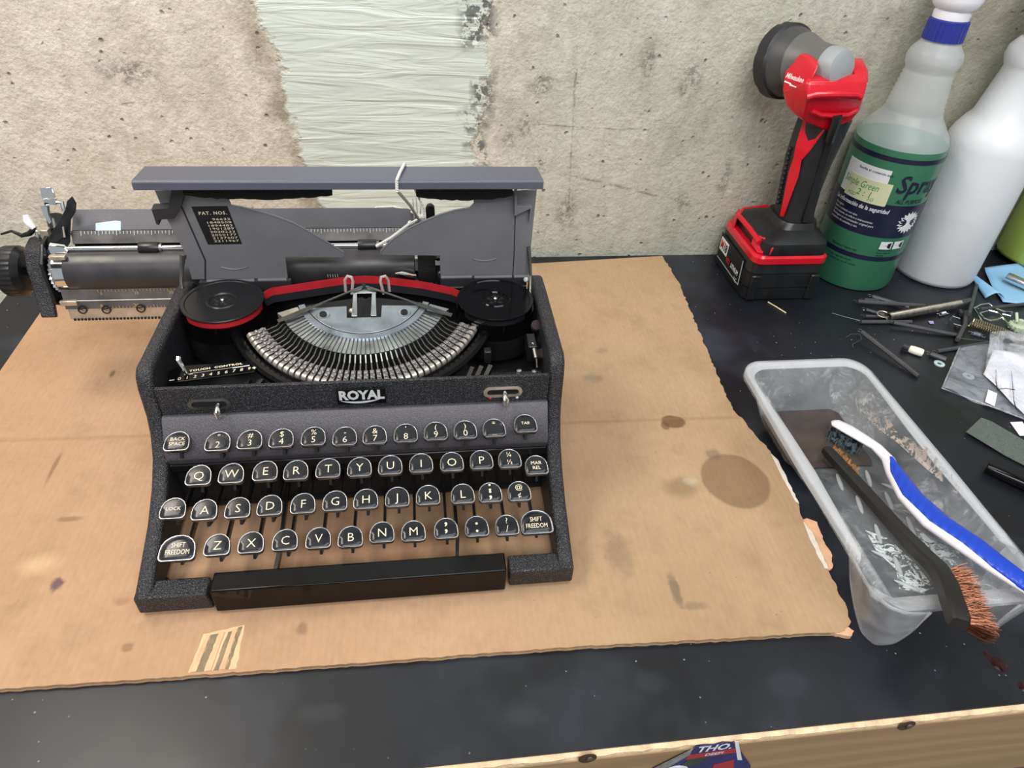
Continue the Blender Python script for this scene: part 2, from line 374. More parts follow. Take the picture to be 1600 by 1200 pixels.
# ---------------------------------------------------------------- cardboard
t = NT('kraft_cardboard')
n1 = t.noise(7, 5, .6); fl = t.wave(75, t.map(rot=(0, 0, .03)), 1.2, 3, 2, 'X'); fib = t.noise(260, 3, .6, 0, t.map(scale=(1, .5, 1)))
base = t.mix(t.rng(n1, .3, .72), sc(176, 140, 109), sc(192, 156, 124))
o = t.sep()
base = t.mix(t.math('MULTIPLY', t.rng(o[0], -.02, .14, 0, 1, True), .55), base, t.mix(t.rng(n1, .3, .7), sc(160, 137, 105), sc(178, 154, 120)))  # tint of the light painted into the colour: duller towards the right
base = t.mix(t.rng(fib, .35, .7, 0, .22), base, sc(150, 116, 80))
base = t.mix(t.math('MULTIPLY', t.rng(fl, .0, .5, 1, 0), .05), base, sc(140, 104, 70))
sm = t.noise(26, 4, .7)
base = t.mix(t.math('MULTIPLY', t.rng(sm, .52, .8, 0, 1), .4), base, sc(124, 99, 72))
tiny = t.math('MULTIPLY', t.rng(t.vor(120), .04, .075, 1, 0), t.rng(t.noise(17, 2), .5, .6, 0, 1))
base = t.mix(t.math('MULTIPLY', tiny, .6), base, sc(92, 70, 48))
for (bx, by, rx, ry, e, wb, ws, c, k) in (
    (23.1, 33.8, 2.55, 2.75, .06, .06, 60, sc(108, 82, 56), .62), (20.3, 40.55, 1.05, .75, .15, .35, 60, sc(104, 76, 48), .85), (19.5, 40.1, .35, .5, .25, .3, 60, sc(104, 76, 48), .7),
    (18.7, 33.4, 1.1, .9, .6, .5, 60, sc(120, 98, 70), .55), (22.3, 36.6, .6, .5, .5, .7, 140, sc(96, 88, 76), .5), (19.6, 33.9, .5, .4, .6, .6, 140, sc(206, 198, 180), .3),
    (12.6, 28.0, .8, 1.7, .6, .8, 140, sc(96, 86, 74), .4), (15.6, 24.8, .3, 1.2, .5, .8, 140, sc(84, 74, 64), .55), (16.4, 23.6, .8, .3, .5, .8, 140, sc(100, 88, 76), .4), (15.0, 46.5, .8, .5, .6, .9, 140, sc(100, 92, 82), .4),
    (16.5, 50.5, .5, .4, .6, .9, 140, sc(100, 92, 82), .35), (-22.6, 28.6, .35, .5, .4, .8, 140, sc(58, 52, 70), .75), (-23.6, 33.8, .8, .25, .5, .6, 140, sc(110, 80, 56), .5), (-24.2, 30.2, 1.0, .7, .7, .5, 60, sc(232, 198, 156), .35),
    (-26.3, 38.6, .15, 1.5, .5, .6, 60, sc(116, 84, 58), .6), (-25.5, 49.5, .2, .5, .5, .5, 60, sc(96, 72, 50), .7), (-18.3, 27.0, .5, .3, .5, .6, 140, sc(150, 104, 76), .5), (-7.5, 24.2, .3, .4, .5, .7, 140, sc(110, 86, 66), .5), (-17.2, 23.9, .3, .25, .5, .7, 140, sc(110, 80, 56), .5),
    (2.3, 31.5, 3.2, 2.2, .5, .3, 60, sc(128, 102, 70), .5), (-3, 30, 5, 1.2, .6, .4, 60, sc(150, 96, 70), .35)):
    base = t.mix(t.math('MULTIPLY', t.blob(bx, by, rx, ry, e, wb, ws), k), base, c)
crease = t.math('ABSOLUTE', t.math('SUBTRACT', o[1], t.math('ADD', .4125, t.math('MULTIPLY', o[0], -.02))))
cm = t.rng(crease, .0006, .003, 1, 0)
base = t.mix(t.math('MULTIPLY', cm, .3), base, sc(140, 106, 74))
h = t.math('ADD', t.math('ADD', t.math('MULTIPLY', fl, .35), t.math('MULTIPLY', fib, .3)), t.math('MULTIPLY', cm, -1.2))
t.set(Base_Color=base, Roughness=.82, Normal=t.bump(h, .22, .0012)); t.b.inputs['Specular IOR Level'].default_value = .25
M['kraft'] = t.m
M['kraft_core'] = mat('cardboard_core', sc(170, 140, 104), .9, var=.3, vscale=200, bump=.6, bscale=300)
M['torn_pink'] = mat('torn_liner_pink', sc(216, 170, 134), .9, var=.15, vscale=90, bump=.4)
M['torn_white'] = mat('torn_paper_white', sc(222, 212, 198), .9, var=.15, vscale=120)
M['flute_grey'] = mat('exposed_flute', sc(132, 116, 90), .9, var=.25, vscale=150, bump=.5, bscale=300)
M['liner_pale'] = mat('scuffed_liner', sc(222, 180, 142), .9, var=.12, vscale=60, bump=.3)
CB = thing('cardboard_sheet', 'flattened brown corrugated cardboard under the typewriter, stained with a torn right edge', 'cardboard', (-4, 44, 0))
right = [(27.49, 67.8), (27.62, 62.24), (26.98, 55), (26.43, 48.75), (25.89, 41.66), (26.38, 40.03), (26.58, 38.48), (27.1, 36.6), (27.0, 33.87), (26.87, 31.3), (26.63, 29.7), (26.5, 27.6), (26.29, 25.6), (26.31, 24.73), (26.24, 23.27), (26.19, 22.34), (26.01, 21.6), (25.3, 21.07), (24.9, 20.95)]
front = [(24.4, 21.0), (22.39, 21.12), (18.3, 21.2), (8.48, 21.56), (-2.73, 21.69), (-9.81, 21.78), (-16.6, 21.87), (-23.15, 21.99), (-34.2, 22.1)]
def rough(pts, amp, step):
    out = []
    for a, b in zip(pts, pts[1:]):
        L = math.hypot(b[0]-a[0], b[1]-a[1]); k = max(1, int(L / step)); nx, ny = -(b[1]-a[1]) / L, (b[0]-a[0]) / L
        for i in range(k):
            e = random.uniform(-amp, amp) if i else 0
            out.append((a[0] + (b[0]-a[0])*i/k + nx*e, a[1] + (b[1]-a[1])*i/k + ny*e))
    return out + [pts[-1]]
edge = rough(right, .10, .28) + rough(front, .035, .3)[1:]
poly = edge + [(-34.5, 50), (-34.6, 66.0), (-20, 66.3), (13, 66.6)]
def rp(poly, z): return [(x, y, z) for x, y in poly][::-1]
MB().prism(rp(poly, .30), (0, 0, .06)).build('top_liner', M['kraft'], CB, org=(0, 0, 0), flat=True)
ins = [(x - .06, y + .05) if i < len(edge) else (x + .06, y - .05) for i, (x, y) in enumerate(poly)]
MB().prism(rp(ins, .05), (0, 0, .25)).build('corrugated_core', M['kraft_core'], CB, org=(0, 0, 0), flat=True)
MB().prism(rp(poly, 0.0), (0, 0, .05)).build('bottom_liner', M['kraft'], CB, org=(0, 0, 0), flat=True)
fp = rough([(26.5, 29.85), (27.1, 30.0), (27.7, 29.6), (27.5, 28.6), (27.35, 27.6), (27.4, 26.7), (26.9, 25.7), (26.3, 25.5)], .06, .25)
MB().prism([(x, y, .06) for x, y in fp], (0, 0, .09)).build('torn_flap', M['torn_pink'], CB, flat=True)
for seg in ([(26.55, 29.6), (26.75, 28.6), (26.62, 27.2), (26.45, 25.5), (26.2, 25.6), (26.3, 28)], [(27.0, 36.4), (27.3, 35.6), (27.15, 33.6), (27.0, 31.2), (26.8, 31.4), (26.85, 34)]):
    MB().prism([(x, y, .2) for x, y in rough(seg, .05, .3)], (0, 0, .17)).build('torn_ply', M['torn_white'], CB, flat=True)
MB().prism([(x, y, .02) for x, y in rough([(24.3, 21.1), (25.2, 20.75), (25.6, 20.7), (25.9, 21.0), (25.7, 21.3)], .05, .15)], (0, 0, .3)).build('torn_corner', M['torn_pink'], CB, flat=True)
# scraped strips near the front edge
MB().prism([(x, y, .355) for x, y in rough([(-13.5, 22.0), (-13.15, 24.35), (-10.9, 24.75), (-10.9, 22.0)], .04, .3)], (0, 0, .02)).build('scuffed_patch', M['liner_pale'], CB, flat=True)
for (xa, xb, wa, wb_, yt) in ((-13.05, -12.72, .40, .44, 24.3), (-12.15, -11.75, .3, .3, 24.4), (-11.5, -11.25, .16, .26, 24.65)):
    MB().prism([(x, y, .37) for x, y in rough([(xa, 22.0), (xa + wa, 22.0), (xb + wb_, yt), (xb, yt - .05), (xa, 22.0)], .04, .25)[:-1]], (0, 0, .015)).build('exposed_flute', M['flute_grey'], CB, flat=True)
for (xa, xb, yt) in ((-13.35, -12.98, 24.2), (-12.55, -12.2, 24.35), (-11.82, -11.52, 24.5)):
    MB().prism([(x, y, .37) for x, y in [(xa, 22.0), (xa + .3, 22.0), (xb + .25, yt), (xb, yt)]], (0, 0, .06)).build('torn_strip', M['torn_pink'], CB, flat=True, bevel=.02)

# ================================================================ typewriter
t = NT('black_crackle')
cr = t.vor(1700, feature='SMOOTH_F1'); n1 = t.noise(1500, 2)
t.set(Base_Color=t.mix(t.rng(n1, .54, .68), sc(25, 25, 28), sc(96, 95, 100)), Roughness=.42, Normal=t.bump(t.math('ADD', cr, t.math('MULTIPLY', n1, .6)), .7, .0009)); M['crackle'] = t.m  # pale specks painted into the black as glints
t = NT('grey_wrinkle_paint')
n1 = t.noise(1300, 3)
t.set(Base_Color=t.mix(t.rng(n1, .4, .7), sc(66, 63, 68), sc(92, 89, 95)), Roughness=.42, Normal=t.bump(n1, .5, .0006)); M['deck'] = t.m
M['lid'] = mat('grey_lid_paint', sc(120, 120, 123), .42, var=.1, vscale=25, bump=.06, bscale=900)
M['lidbar'] = mat('blue_grey_lid_edge', sc(84, 86, 98), .40, var=.08, vscale=30, bump=.25, bscale=1300)
M['lid_dark'] = mat('dark_grey_crease', sc(40, 40, 43), .6)
M['key_black'] = mat('key_black', sc(27, 29, 34), .24, var=.15, vscale=60, coat=.12, spec=.35)
M['nickel'] = mat('nickel_rim', sc(158, 158, 160), .3, 1.0, var=.1, vscale=90)
M['cream'] = mat('cream_legend', sc(236, 220, 192), .6, var=.04)
M['gloss'] = mat('gloss_black', sc(9, 9, 11), .12, var=.3, vscale=60, rvar=.05, spec=.22)
M['satin'] = mat('satin_black', sc(20, 20, 22), .32, var=.3, vscale=50)
M['matte'] = mat('matte_black', sc(13, 13, 15), .6, var=.3, vscale=50)
M['oily'] = mat('oily_dark_steel', sc(44, 45, 47), .35, .6, var=.4, vscale=90)
M['chrome'] = mat('chrome', sc(225, 228, 230), .10, 1.0, var=.05)
M['steel'] = mat('brushed_steel', sc(196, 202, 206), .32, 1.0, var=.16, vscale=70, bump=.08, bscale=300)
M['plate_blue'] = mat('blued_zinc_plate', sc(168, 176, 186), .34, .85, var=.22, vscale=70)
M['bar_steel'] = mat('typebar_steel', sc(112, 112, 108), .34, .9, var=.2, vscale=120)
M['slug'] = mat('type_metal', sc(150, 146, 146), .4, .9, var=.25, vscale=400, bump=.8, bscale=500, bdist=.0012)
M['slug_end'] = mat('type_metal_end', sc(206, 198, 190), .35, .75, var=.15, vscale=300)
M['rubber'] = mat('platen_rubber', sc(50, 48, 50), .38, var=.25, vscale=50, bump=.05, bscale=900)
M['red_rib'] = mat('red_ribbon', sc(196, 30, 44), .7, var=.15, vscale=60, bump=.2, bscale=1500)
M['blk_rib'] = mat('black_ribbon', sc(30, 31, 36), .7, var=.15, vscale=60, bump=.2, bscale=1500)
M['scale'] = mat('scale_strip', sc(112, 108, 106), .38, .5, var=.25, vscale=80)
M['gold'] = mat('worn_gold_marks', sc(206, 172, 124), .5, .3)
M['silvermark'] = mat('silver_marks', sc(196, 200, 200), .5)
M['rack'] = mat('margin_rack_metal', sc(206, 194, 178), .34, .75, var=.2, vscale=120)
M['glassy'] = mat('celluloid_guide', sc(226, 196, 196), .12, .3, var=.1)
M['felt'] = mat('black_felt', sc(12, 12, 14), .95, bump=.9, bscale=700, bdist=.002)

TW = thing('typewriter', 'black portable manual typewriter with raised grey cover on the cardboard', 'typewriter', (-4, 36, .36))
def xr(x, y): return x + .022 * (y - 26)              # the right cheek runs slightly outwards to the back
prof = [(26.0, .62), (26.0, 2.1), (27.9, 2.72), (30.2, 3.5), (32.3, 4.65), (33.6, 5.75), (34.35, 7.0), (34.7, 8.2), (34.85, 10.2), (35.1, 11.1), (35.7, 11.5), (36.6, 11.45), (40, 11.35), (44, 11.22), (46.1, 11.05), (46.9, 10.6), (47.2, 9.8), (47.2, .6)]
lower = [(47.2, .6)]
mb = MB(); mb.prism([(-17, y, z) for y, z in prof], (1.0, 0, 0)); mb.build('side_panel', M['crackle'], TW, bevel=.3, seg=4)
mb = MB(); k = [(xr(8.05, y), y, z) for y, z in prof]; mb.prism(k, (1.0, 0, 0)); mb.build('side_panel', M['crackle'], TW, bevel=.3, seg=4)
# inner faces of the cheeks reach down to the cardboard on feet
for (x, y) in ((-16.4, 28), (-16.4, 45), (8.7, 28), (8.9, 45)):
    MB().lathe([(.5, .36), (.55, .5), (.45, .7)], (x, y, 0), n=16).build('foot', M['matte'], TW)
mb = MB(); mb.prism([(-17, 25.85, .62), (-12.75, 25.85, .62), (-12.95, 25.85, 2.08), (-17, 25.85, 2.08)], (0, 1.3, 0)); mb.build('front_rail', M['crackle'], TW, bevel=.14, seg=3)
mb = MB(); mb.prism([(4.98, 25.85, .62), (9.03, 25.85, .62), (9.03, 25.85, 2.08), (4.95, 25.85, 2.08)], (0, 1.3, 0)); mb.build('front_rail', M['crackle'], TW, bevel=.14, seg=3)
MB().box(-12.6, 4.72, 25.62, 26.98, .6, 2.62).build('space_bar', M['gloss'], TW, bevel=.09, seg=3, label='long gloss black space bar')
for x in (-9.2, 1.75):
    mb = MB(); mb.bar((x, 26.6, 2.0), (x + .15, 28.4, 2.3), .22, .5); mb.bar((x + .15, 28.4, 2.3), (x + .1, 36, 3.0), .22, .4); mb.build('space_bar_arm', M['satin'], TW)
# deck, front panel, light-blocking inner plates
mb = MB(); mb.prism([(-15.98, y, z) for y, z in ((34.85, 8.32), (34.55, 8.36), (34.35, 8.22), (33.25, 6.25), (33.2, 5.9), (33.45, 5.3), (33.75, 5.3), (33.5, 6.0), (34.85, 8.15))], (24.2, 0, 0)); mb.build('keyboard_deck', M['deck'], TW, bevel=.05)
mb = MB(); mb.box(-15.98, 8.2, 33.3, 33.7, 4.7, 5.35); mb.build('deck_lip', M['satin'], TW, bevel=.08)
mb = MB(); mb.box(-15.98, 8.22, 34.75, 35.0, 8.25, 10.42); FP = mb.build('front_panel', M['crackle'], TW, bevel=.06)
MB().box(-15.98, 8.3, 33.8, 47.0, .9, 1.1).build('shade_plate', M['matte'], TW)  # added dark plate standing for the shade inside the body
MB().box(-15.98, 8.3, 35.2, 47.1, 6.4, 6.6).build('light_block_plate', M['matte'], TW)  # added black plate that blocks light between panel and spools
MB().box(-16.2, 8.45, 46.85, 47.15, .9, 9.6).build('rear_plate', M['satin'], TW)
MB().box(-15.98, 8.2, 34.0, 34.3, 1.0, 5.2).build('key_comb', M['matte'], TW)
# badge
bx, by, bz = (-3.78,34.72,9.33)
MB().box(bx - 1.53, bx + 1.53, 34.62, 34.76, bz - .62, bz + .62).build('badge', M['gloss'], FP, bevel=.06)
mb = MB()
for c0, c1, zz in ((-1.53, 1.53, .60), (-1.53, 1.53, -.63)): mb.box(bx + c0, bx + c1, 34.60, 34.66, bz + zz, bz + zz + .035)
for xx in (-1.53, 1.49): mb.box(bx + xx, bx + xx + .035, 34.60, 34.66, bz - .62, bz + .62)
mb.build('badge_border', M['oily'], FP)
mb = MB(); text_on(mb, 'ROYAL', .98, plane_fn((bx, 34.60, bz + .1), (1, 0, 0), (0, 0, 1)), sx=.90, bold=.045, spacing=1.0)
pts = []
for i in range(17):
    u = i / 16; pts.append((bx - 1.3 + 2.45 * u, 34.60, bz - .30 - .26 * math.sin(math.pi * u) ** .8 + .08 * u))
for i in range(16, -1, -1):
    u = i / 16; pts.append((bx - 1.3 + 2.45 * u, 34.60, bz - .30 - .12 * math.sin(math.pi * u) ** .8 + .08 * u))
mb.prism(pts, (0, -.02, 0)); mb.build('badge_lettering', M['silvermark'], FP)
# slotted escutcheons with levers
def stadium(cx, cz, hw, r, n=8):
    return [(cx + hw + r*math.cos(a), cz + r*math.sin(a)) for a in [math.pi*(i/n - .5) for i in range(n+1)]] + [(cx - hw + r*math.cos(a), cz + r*math.sin(a)) for a in [math.pi*(i/n + .5) for i in range(n+1)]]
for (px, metal, lx) in (((-13.02,34.72,9.14), 'bar_steel', .55), ((5.23,34.72,9.18), 'rack', .1)):
    a = stadium(px[0], px[2], .86, .42); b = stadium(px[0], px[2], .80, .24)
    mb = MB(); mb.loft([[(x, 34.74, z) for x, z in a], [(x, 34.66, z) for x, z in a], [(x, 34.64, z) for x, z in b], [(x, 34.74, z) for x, z in b]], cap=False)
    mb.build('lever_slot_trim', M[metal], FP)
    MB().prism([(x, 34.73, z) for x, z in b], (0, -.02, 0)).build('lever_slot', M['matte'], FP)
    mb = MB(); mb.tube([(px[0] + lx, 34.8, px[2] + .05), (px[0] + lx, 34.3, px[2]), (px[0] + lx + .02, 34.05, px[2] - .12), (px[0] + lx + .03, 34.0, px[2] - .5)], [.12, .17, .23, .2], 10)
    mb.build('lever', M['chrome'], FP)
px = (4.41,34.7,8.7); MB().ball((px[0], 34.72, px[2]), .11).build('red_dot', M['red_rib'], FP)
px = (6.18,34.7,8.66); MB().ball((px[0], 34.72, px[2]), .11).build('white_dot', M['silvermark'], FP)

# ---------------------------------------------------------------- keys
def outline(w, h, k, n=10):
    """tombstone outline: flat front with rounded corners, arched back; k scales it"""
    a, b, r = w/2*k, h/2*k, .26*k; pts = []
    for i in range(n): ang = math.pi * i / (n - 1); pts.append((a*math.cos(ang), -.12*h*k + (b + .12*h*k) * math.sin(ang) ** .9))
    for cx, a0 in ((-a + r, math.pi), (a - r, 1.5*math.pi)):
        for i in range(5): ang = a0 + math.pi/2 * i/4; pts.append((cx + r*math.cos(ang), -b + r + r*math.sin(ang)))
    return pts
def key_proto(w, h):
    z0 = Vector((0, 0, 0))
    mb = MB(); rings = [[(x, y, z) for x, y in outline(w, h, kk)] for kk, z in ((.80, -.30), (.93, -.24), (.93, -.06), (.89, -.02), (.55, -.005), (.1, .0))]
    cap = mb.loft(rings).build('key', M['key_black'], None, org=z0, angle=50)
    mb = MB(); rings = [[(x, y, z) for x, y in outline(w, h, kk)] for kk, z in ((.93, -.27), (.99, -.24), (1.0, -.05), (.98, .03), (.93, .04), (.885, .01), (.87, -.03))]
    rim = mb.loft(rings, cap=False).build('key_rim', M['nickel'], cap, org=z0, angle=60)
    return cap, rim
proto = {'n': key_proto(1.52, 1.42), 's': key_proto(2.1, 1.66)}
TILT = math.radians(14)
rowz = [7.6, 6.3, 5.0, 3.7]
KEYS = [
 [((-15,33.37,7.4), 'BACK\nSPACE', 'w'), ((-12.48,32.98,7.6), '"\n2', 'd'), ((-10.6,33.02,7.6), '#\n3', 'd'), ((-8.72,33.01,7.6), '$\n4', 'd'), ((-6.79,33.05,7.6), '%\n5', 'd'), ((-4.87,32.92,7.6), '-\n6', 'd'), ((-3.02,32.91,7.6), '&\n7', 'd'), ((-1.1,32.95,7.6), "'\n8", 'd'), ((0.79,33,7.6), '(\n9', 'd'), ((2.67,33,7.6), ')\n0', 'd'), ((4.53,33.05,7.6), '*\n_', 'd'), ((6.57,33.12,7.8), 'TAB', 't')],
 [((-13.57,31.45,6.3), 'Q', 'l'), ((-11.67,31.47,6.3), 'W', 'l'), ((-9.69,31.54,6.3), 'E', 'l'), ((-7.85,31.46,6.3), 'R', 'l'), ((-5.92,31.48,6.3), 'T', 'l'), ((-4.01,31.45,6.3), 'Y', 'l'), ((-2.12,31.48,6.3), 'U', 'l'), ((-0.21,31.51,6.3), 'I', 'l'), ((1.72,31.48,6.3), 'O', 'l'), ((3.6,31.52,6.3), 'P', 'l'), ((5.41,31.5,6.3), '¼\n½', 'f'), ((7.09,31,6.1), 'MAR\nREL', 'w')],
 [((-15.03,30.06,5), 'LOCK', 't2'), ((-13.18,29.82,5), 'A', 'l'), ((-11.26,29.82,5), 'S', 'l'), ((-9.4,29.87,5), 'D', 'l'), ((-7.44,29.87,5), 'F', 'l'), ((-5.53,29.93,5), 'G', 'l'), ((-3.67,29.94,5), 'H', 'l'), ((-1.75,29.95,5), 'J', 'l'), ((0.15,29.96,5), 'K', 'l'), ((2.31,29.91,5), 'L', 'l'), ((4.05,29.88,5), ':\n;', 'b'), ((5.89,29.85,5), '@\n¢', 'f')],
 [((-14.63,28.1,3.7), 'SHIFT\nFREEDOM', 's'), ((-12.4,28.15,3.7), 'Z', 'l'), ((-10.46,28.17,3.7), 'X', 'l'), ((-8.49,28.2,3.7), 'C', 'l'), ((-6.53,28.19,3.7), 'V', 'l'), ((-4.63,28.13,3.7), 'B', 'l'), ((-2.74,28.32,3.7), 'N', 'l'), ((-0.83,28.26,3.7), 'M', 'l'), ((1.18,28.3,3.7), ',\n,', 'b'), ((3.09,28.3,3.7), '.\n.', 'b'), ((4.98,28.25,3.7), '?\n/', 'd'), ((6.87,28.35,3.7), 'SHIFT\nFREEDOM', 's')]]
used = set()
for row in KEYS:
    for (p, s, kind) in row:
        pk = 's' if kind == 's' else 'n'; cap0, rim0 = proto[pk]
        if pk in used: cap = cap0.copy(); COL.objects.link(cap); rim = copy_part(rim0, cap)
        else: cap, rim = cap0, rim0; used.add(pk)
        cap.parent = TW; cap.location = (v3(p) - ORG[TW.name]) * S; cap.rotation_euler = (TILT, 0, 0); ORG[cap.name] = Vector((0, 0, 0))
        lines = s.split('\n'); nm = s.replace('\n', ' ')
        cap['label'] = 'key marked ' + nm
        mb = MB()
        def put(q, size, x, y, **k): text_on(mb, q, size, lambda a, b: Vector((a + x, b + y, .008)), **k)
        if kind == 'l': put(s, .80, 0, -.08, bold=-.008)
        elif kind == 'd': put(lines[0], .56, 0, .26, bold=-.004); put(lines[1], .64, 0, -.28, bold=-.006)
        elif kind == 'b': put(lines[0], 1.0, 0, .42 if lines[0] != ',' else .55, bold=.02); put(lines[1], 1.0, 0, -.08 if lines[0] != ',' else .08, bold=.02)
        elif kind == 'f': put(lines[0], .5, 0, .26); put(lines[1], .5, 0, -.28)
        elif kind == 'w': put(lines[0], .36, 0, .13, sx=.95); put(lines[1], .36, 0, -.22, sx=.95)
        elif kind == 't': put(s, .30, 0, 0)
        elif kind == 't2': put(s, .34, 0, -.04, sx=.95)
        else: put(lines[0], .44, 0, .16, sx=.72); put(lines[1], .44, 0, -.28, sx=.72)
        leg = mb.build('legend', M['cream'], cap, org=(0, 0, 0), flat=True, recalc=False); leg.location = (0, 0, 0)
        # stem and lever
        x, y, z = p; mb = MB(); r = {7.6: 0, 7.4: 0, 7.8: 0, 6.3: 1, 6.1: 1, 5.0: 2, 3.7: 3}[round(z, 1)]
        zl = z - 1.35; mb.tube([(x + .05, y - .05, z - .2), (x + .05, y - .02, z - .75)], [.28, .1], 8)
        mb.bar((x + .05, y - .25, z - .95), (x + .05, y + .5, zl), .17, .5); mb.bar((x + .05, y + .4, zl), (x + .05, 35.6, max(2.2, zl - .45)), .17, .42)
        mb.build('key_lever', M['satin'], TW)

# ---------------------------------------------------------------- type basket (plane tilted 12 degrees, pivot centre BC)
BC = Vector((-3.75, 43.9, 11.45)); bt = math.radians(12)
BV = Vector((0, -math.cos(bt), -math.sin(bt))); BN = Vector((0, -math.sin(bt), math.cos(bt)))
def B(u, v, w=0): return BC + Vector((u, 0, 0)) + BV * v + BN * w
def Bp(r, a, w=0): a = math.radians(a); return B(r*math.sin(a), r*math.cos(a), w)
def sector(mb, r0, r1, a0, a1, w0, w1, n=40):
    rings = []
    for i in range(n + 1):
        a = a0 + (a1 - a0) * i / n
        rings.append([Bp(r0, a, w0), Bp(r1, a, w0), Bp(r1, a, w1), Bp(r0, a, w1)])
    return mb.loft(rings)
SEG = sector(MB(), 4.72, 6.0, -66, 66, -.9, -.12).build('type_segment', M['steel'], TW, label='slotted steel segment')
sector(MB(), 4.3, 4.72, -72, 72, -.8, .02).build('segment_ring', M['plate_blue'], TW)
mb = MB(); sector(mb, 4.26, 4.30, -72, 72, -.3, .05); mb.build('ring_groove', M['matte'], TW)
# front plate of the segment: half-moon with a notch
pts = [B(4.24*math.sin(math.radians(a)), 4.24*math.cos(math.radians(a)), -.1) for a in range(-64, 65, 4)]
pts += [B(3.75, 1.72, -.1), B(1.2, 1.62, -.1), B(1.15, 2.75, -.1), B(-1.15, 2.75, -.1), B(-1.2, 1.62, -.1), B(-3.75, 1.72, -.1)]
MB().prism(pts, BN * .12).build('segment_plate', M['plate_blue'], TW, bevel=.03)
for u in (-2.75, 2.75):
    MB().lathe([(.01, 0), (.46, 0), (.42, .05), (.34, .06), (.01, .06)], B(u, 2.45, .02), BN, 18).build('plate_boss', M['steel'], TW)
    s_ = MB().lathe([(.01, 0), (.26, 0), (.24, .12), (.01, .14)], B(u, 2.45, .07), BN, 14).build('screw', M['oily'], TW)
sector(MB(), 0.2, 4.25, -80, 80, -1.6, -.7).build('segment_backing', M['matte'], TW)
N = 42
bar0 = slug0 = None
for i in range(N):
    a = -63 + 126 * i / (N - 1); ar = math.radians(a)
    rad = Vector((math.sin(ar), 0, 0)) + BV * math.cos(ar); tan = Vector((math.cos(ar), 0, 0)) - BV * math.sin(ar)
    # slot in the segment
    MB().obb(Bp(5.36, a, -.115), rad * .66, tan * .035, BN * .02).build('segment_slot', M['matte'], SEG)
    if bar0 is None:
        mb = MB()
        # written in a local frame x = tangent, y = -radius, z = normal, then turned into place
        for (r0, z0, r1, z1, wd, h) in ((4.9, -.16, 6.1, -.16, .055, .14), (6.05, -.16, 6.5, -.5, .085, .36), (6.45, -.5, 7.95, -.62, .085, .34)):
            mb.bar((0, -r0, z0), (0, -r1, z1), wd, h)
        bar0 = mb.build('typebar', M['bar_steel'], None, org=(0, 0, 0)); tb = bar0
        mb = MB(); mb.box(-.15, .15, -8.4, -7.3, -.62, -.22)
        for q in (-7.55, -7.97): mb.box(-.11, .11, q - .1, q + .1, -.22, -.12)
        slug0 = mb.build('type_slug', M['slug'], tb, org=(0, 0, 0), bevel=.03)
        mb = MB(); mb.lathe([(.01, -.15), (.3, -.15), (.3, .15), (.01, .15)], (0, -8.33, -.5), (1, 0, 0), 14); end0 = mb.build('slug_end', M['slug_end'], tb, org=(0, 0, 0))
    else:
        tb = bar0.copy(); COL.objects.link(tb); copy_part(slug0, tb); copy_part(end0, tb)
    tb.parent = TW; tb.location = (BC - ORG[TW.name]) * S
    tb.rotation_euler = Matrix((tan, -rad, BN)).transposed().to_euler(); tb['label'] = 'steel typebar with type slug'
# curved type rest below the slugs
mb = MB(); mb.tube([Bp(9.15, a, -.8) for a in range(-70, 71, 5)], .42, 10); mb.build('type_rest', M['gloss'], TW)
# segment shoulder plates and side arms
for sgn in (-1, 1):
    mb = MB(); mb.prism([Bp(4.75, sgn*66.5, -.6), Bp(6.0, sgn*66.5, -.6), Bp(6.2, sgn*71, -.6), Bp(4.8, sgn*72, -.6)], BN * .5); mb.build('segment_shoulder', M['rack'] if sgn < 0 else M['steel'], TW)
# ribbon vibrator and type guide
vx = -3.75
mb = MB()
for u in (-.78, .52): mb.prism([B(u, .45, .2), B(u + .27, .45, .2), B(u + .34, 2.75, .12), B(u - .04, 2.75, .12)], BN * .06)
mb.prism([B(-.85, .62, .2), B(-.3, -.05, .2), B(.3, -.05, .2), B(.85, .62, .2)], BN * .06)
mb.build('ribbon_vibrator', M['steel'], TW, bevel=.02)
MB().ball(B(-.02, -.02, .35), .22, 12, 8, 1, 1, 1.2).build('type_guide', M['matte'], TW)
MB().box(vx - .5, vx + .5, 41.0, 41.3, 9.6, 10.6).build('vibrator_guide', M['rack'], TW)
MB().box(vx - 1.0, vx + 1.0, 42.2, 43.6, 9.2, 9.5).build('vibrator_base', M['oily'], TW)
for sgn, end in ((-1, (-9.46,40.98,10.9)), (1, (2.28,41.15,10.9))):
    a = B(0, .05, .42); b = Vector(end); m_ = a.lerp(b, .62)
    mb = MB(); mb.bar(a, m_, .14, .1, BN); mb.bar(m_, b, .34, .07, BN); mb.build('ribbon_lift_arm', M['bar_steel'], TW)
MB().ball(B(-.85, 2.3, .25), .17, 10, 6).build('pivot_pin', M['rack'], TW)
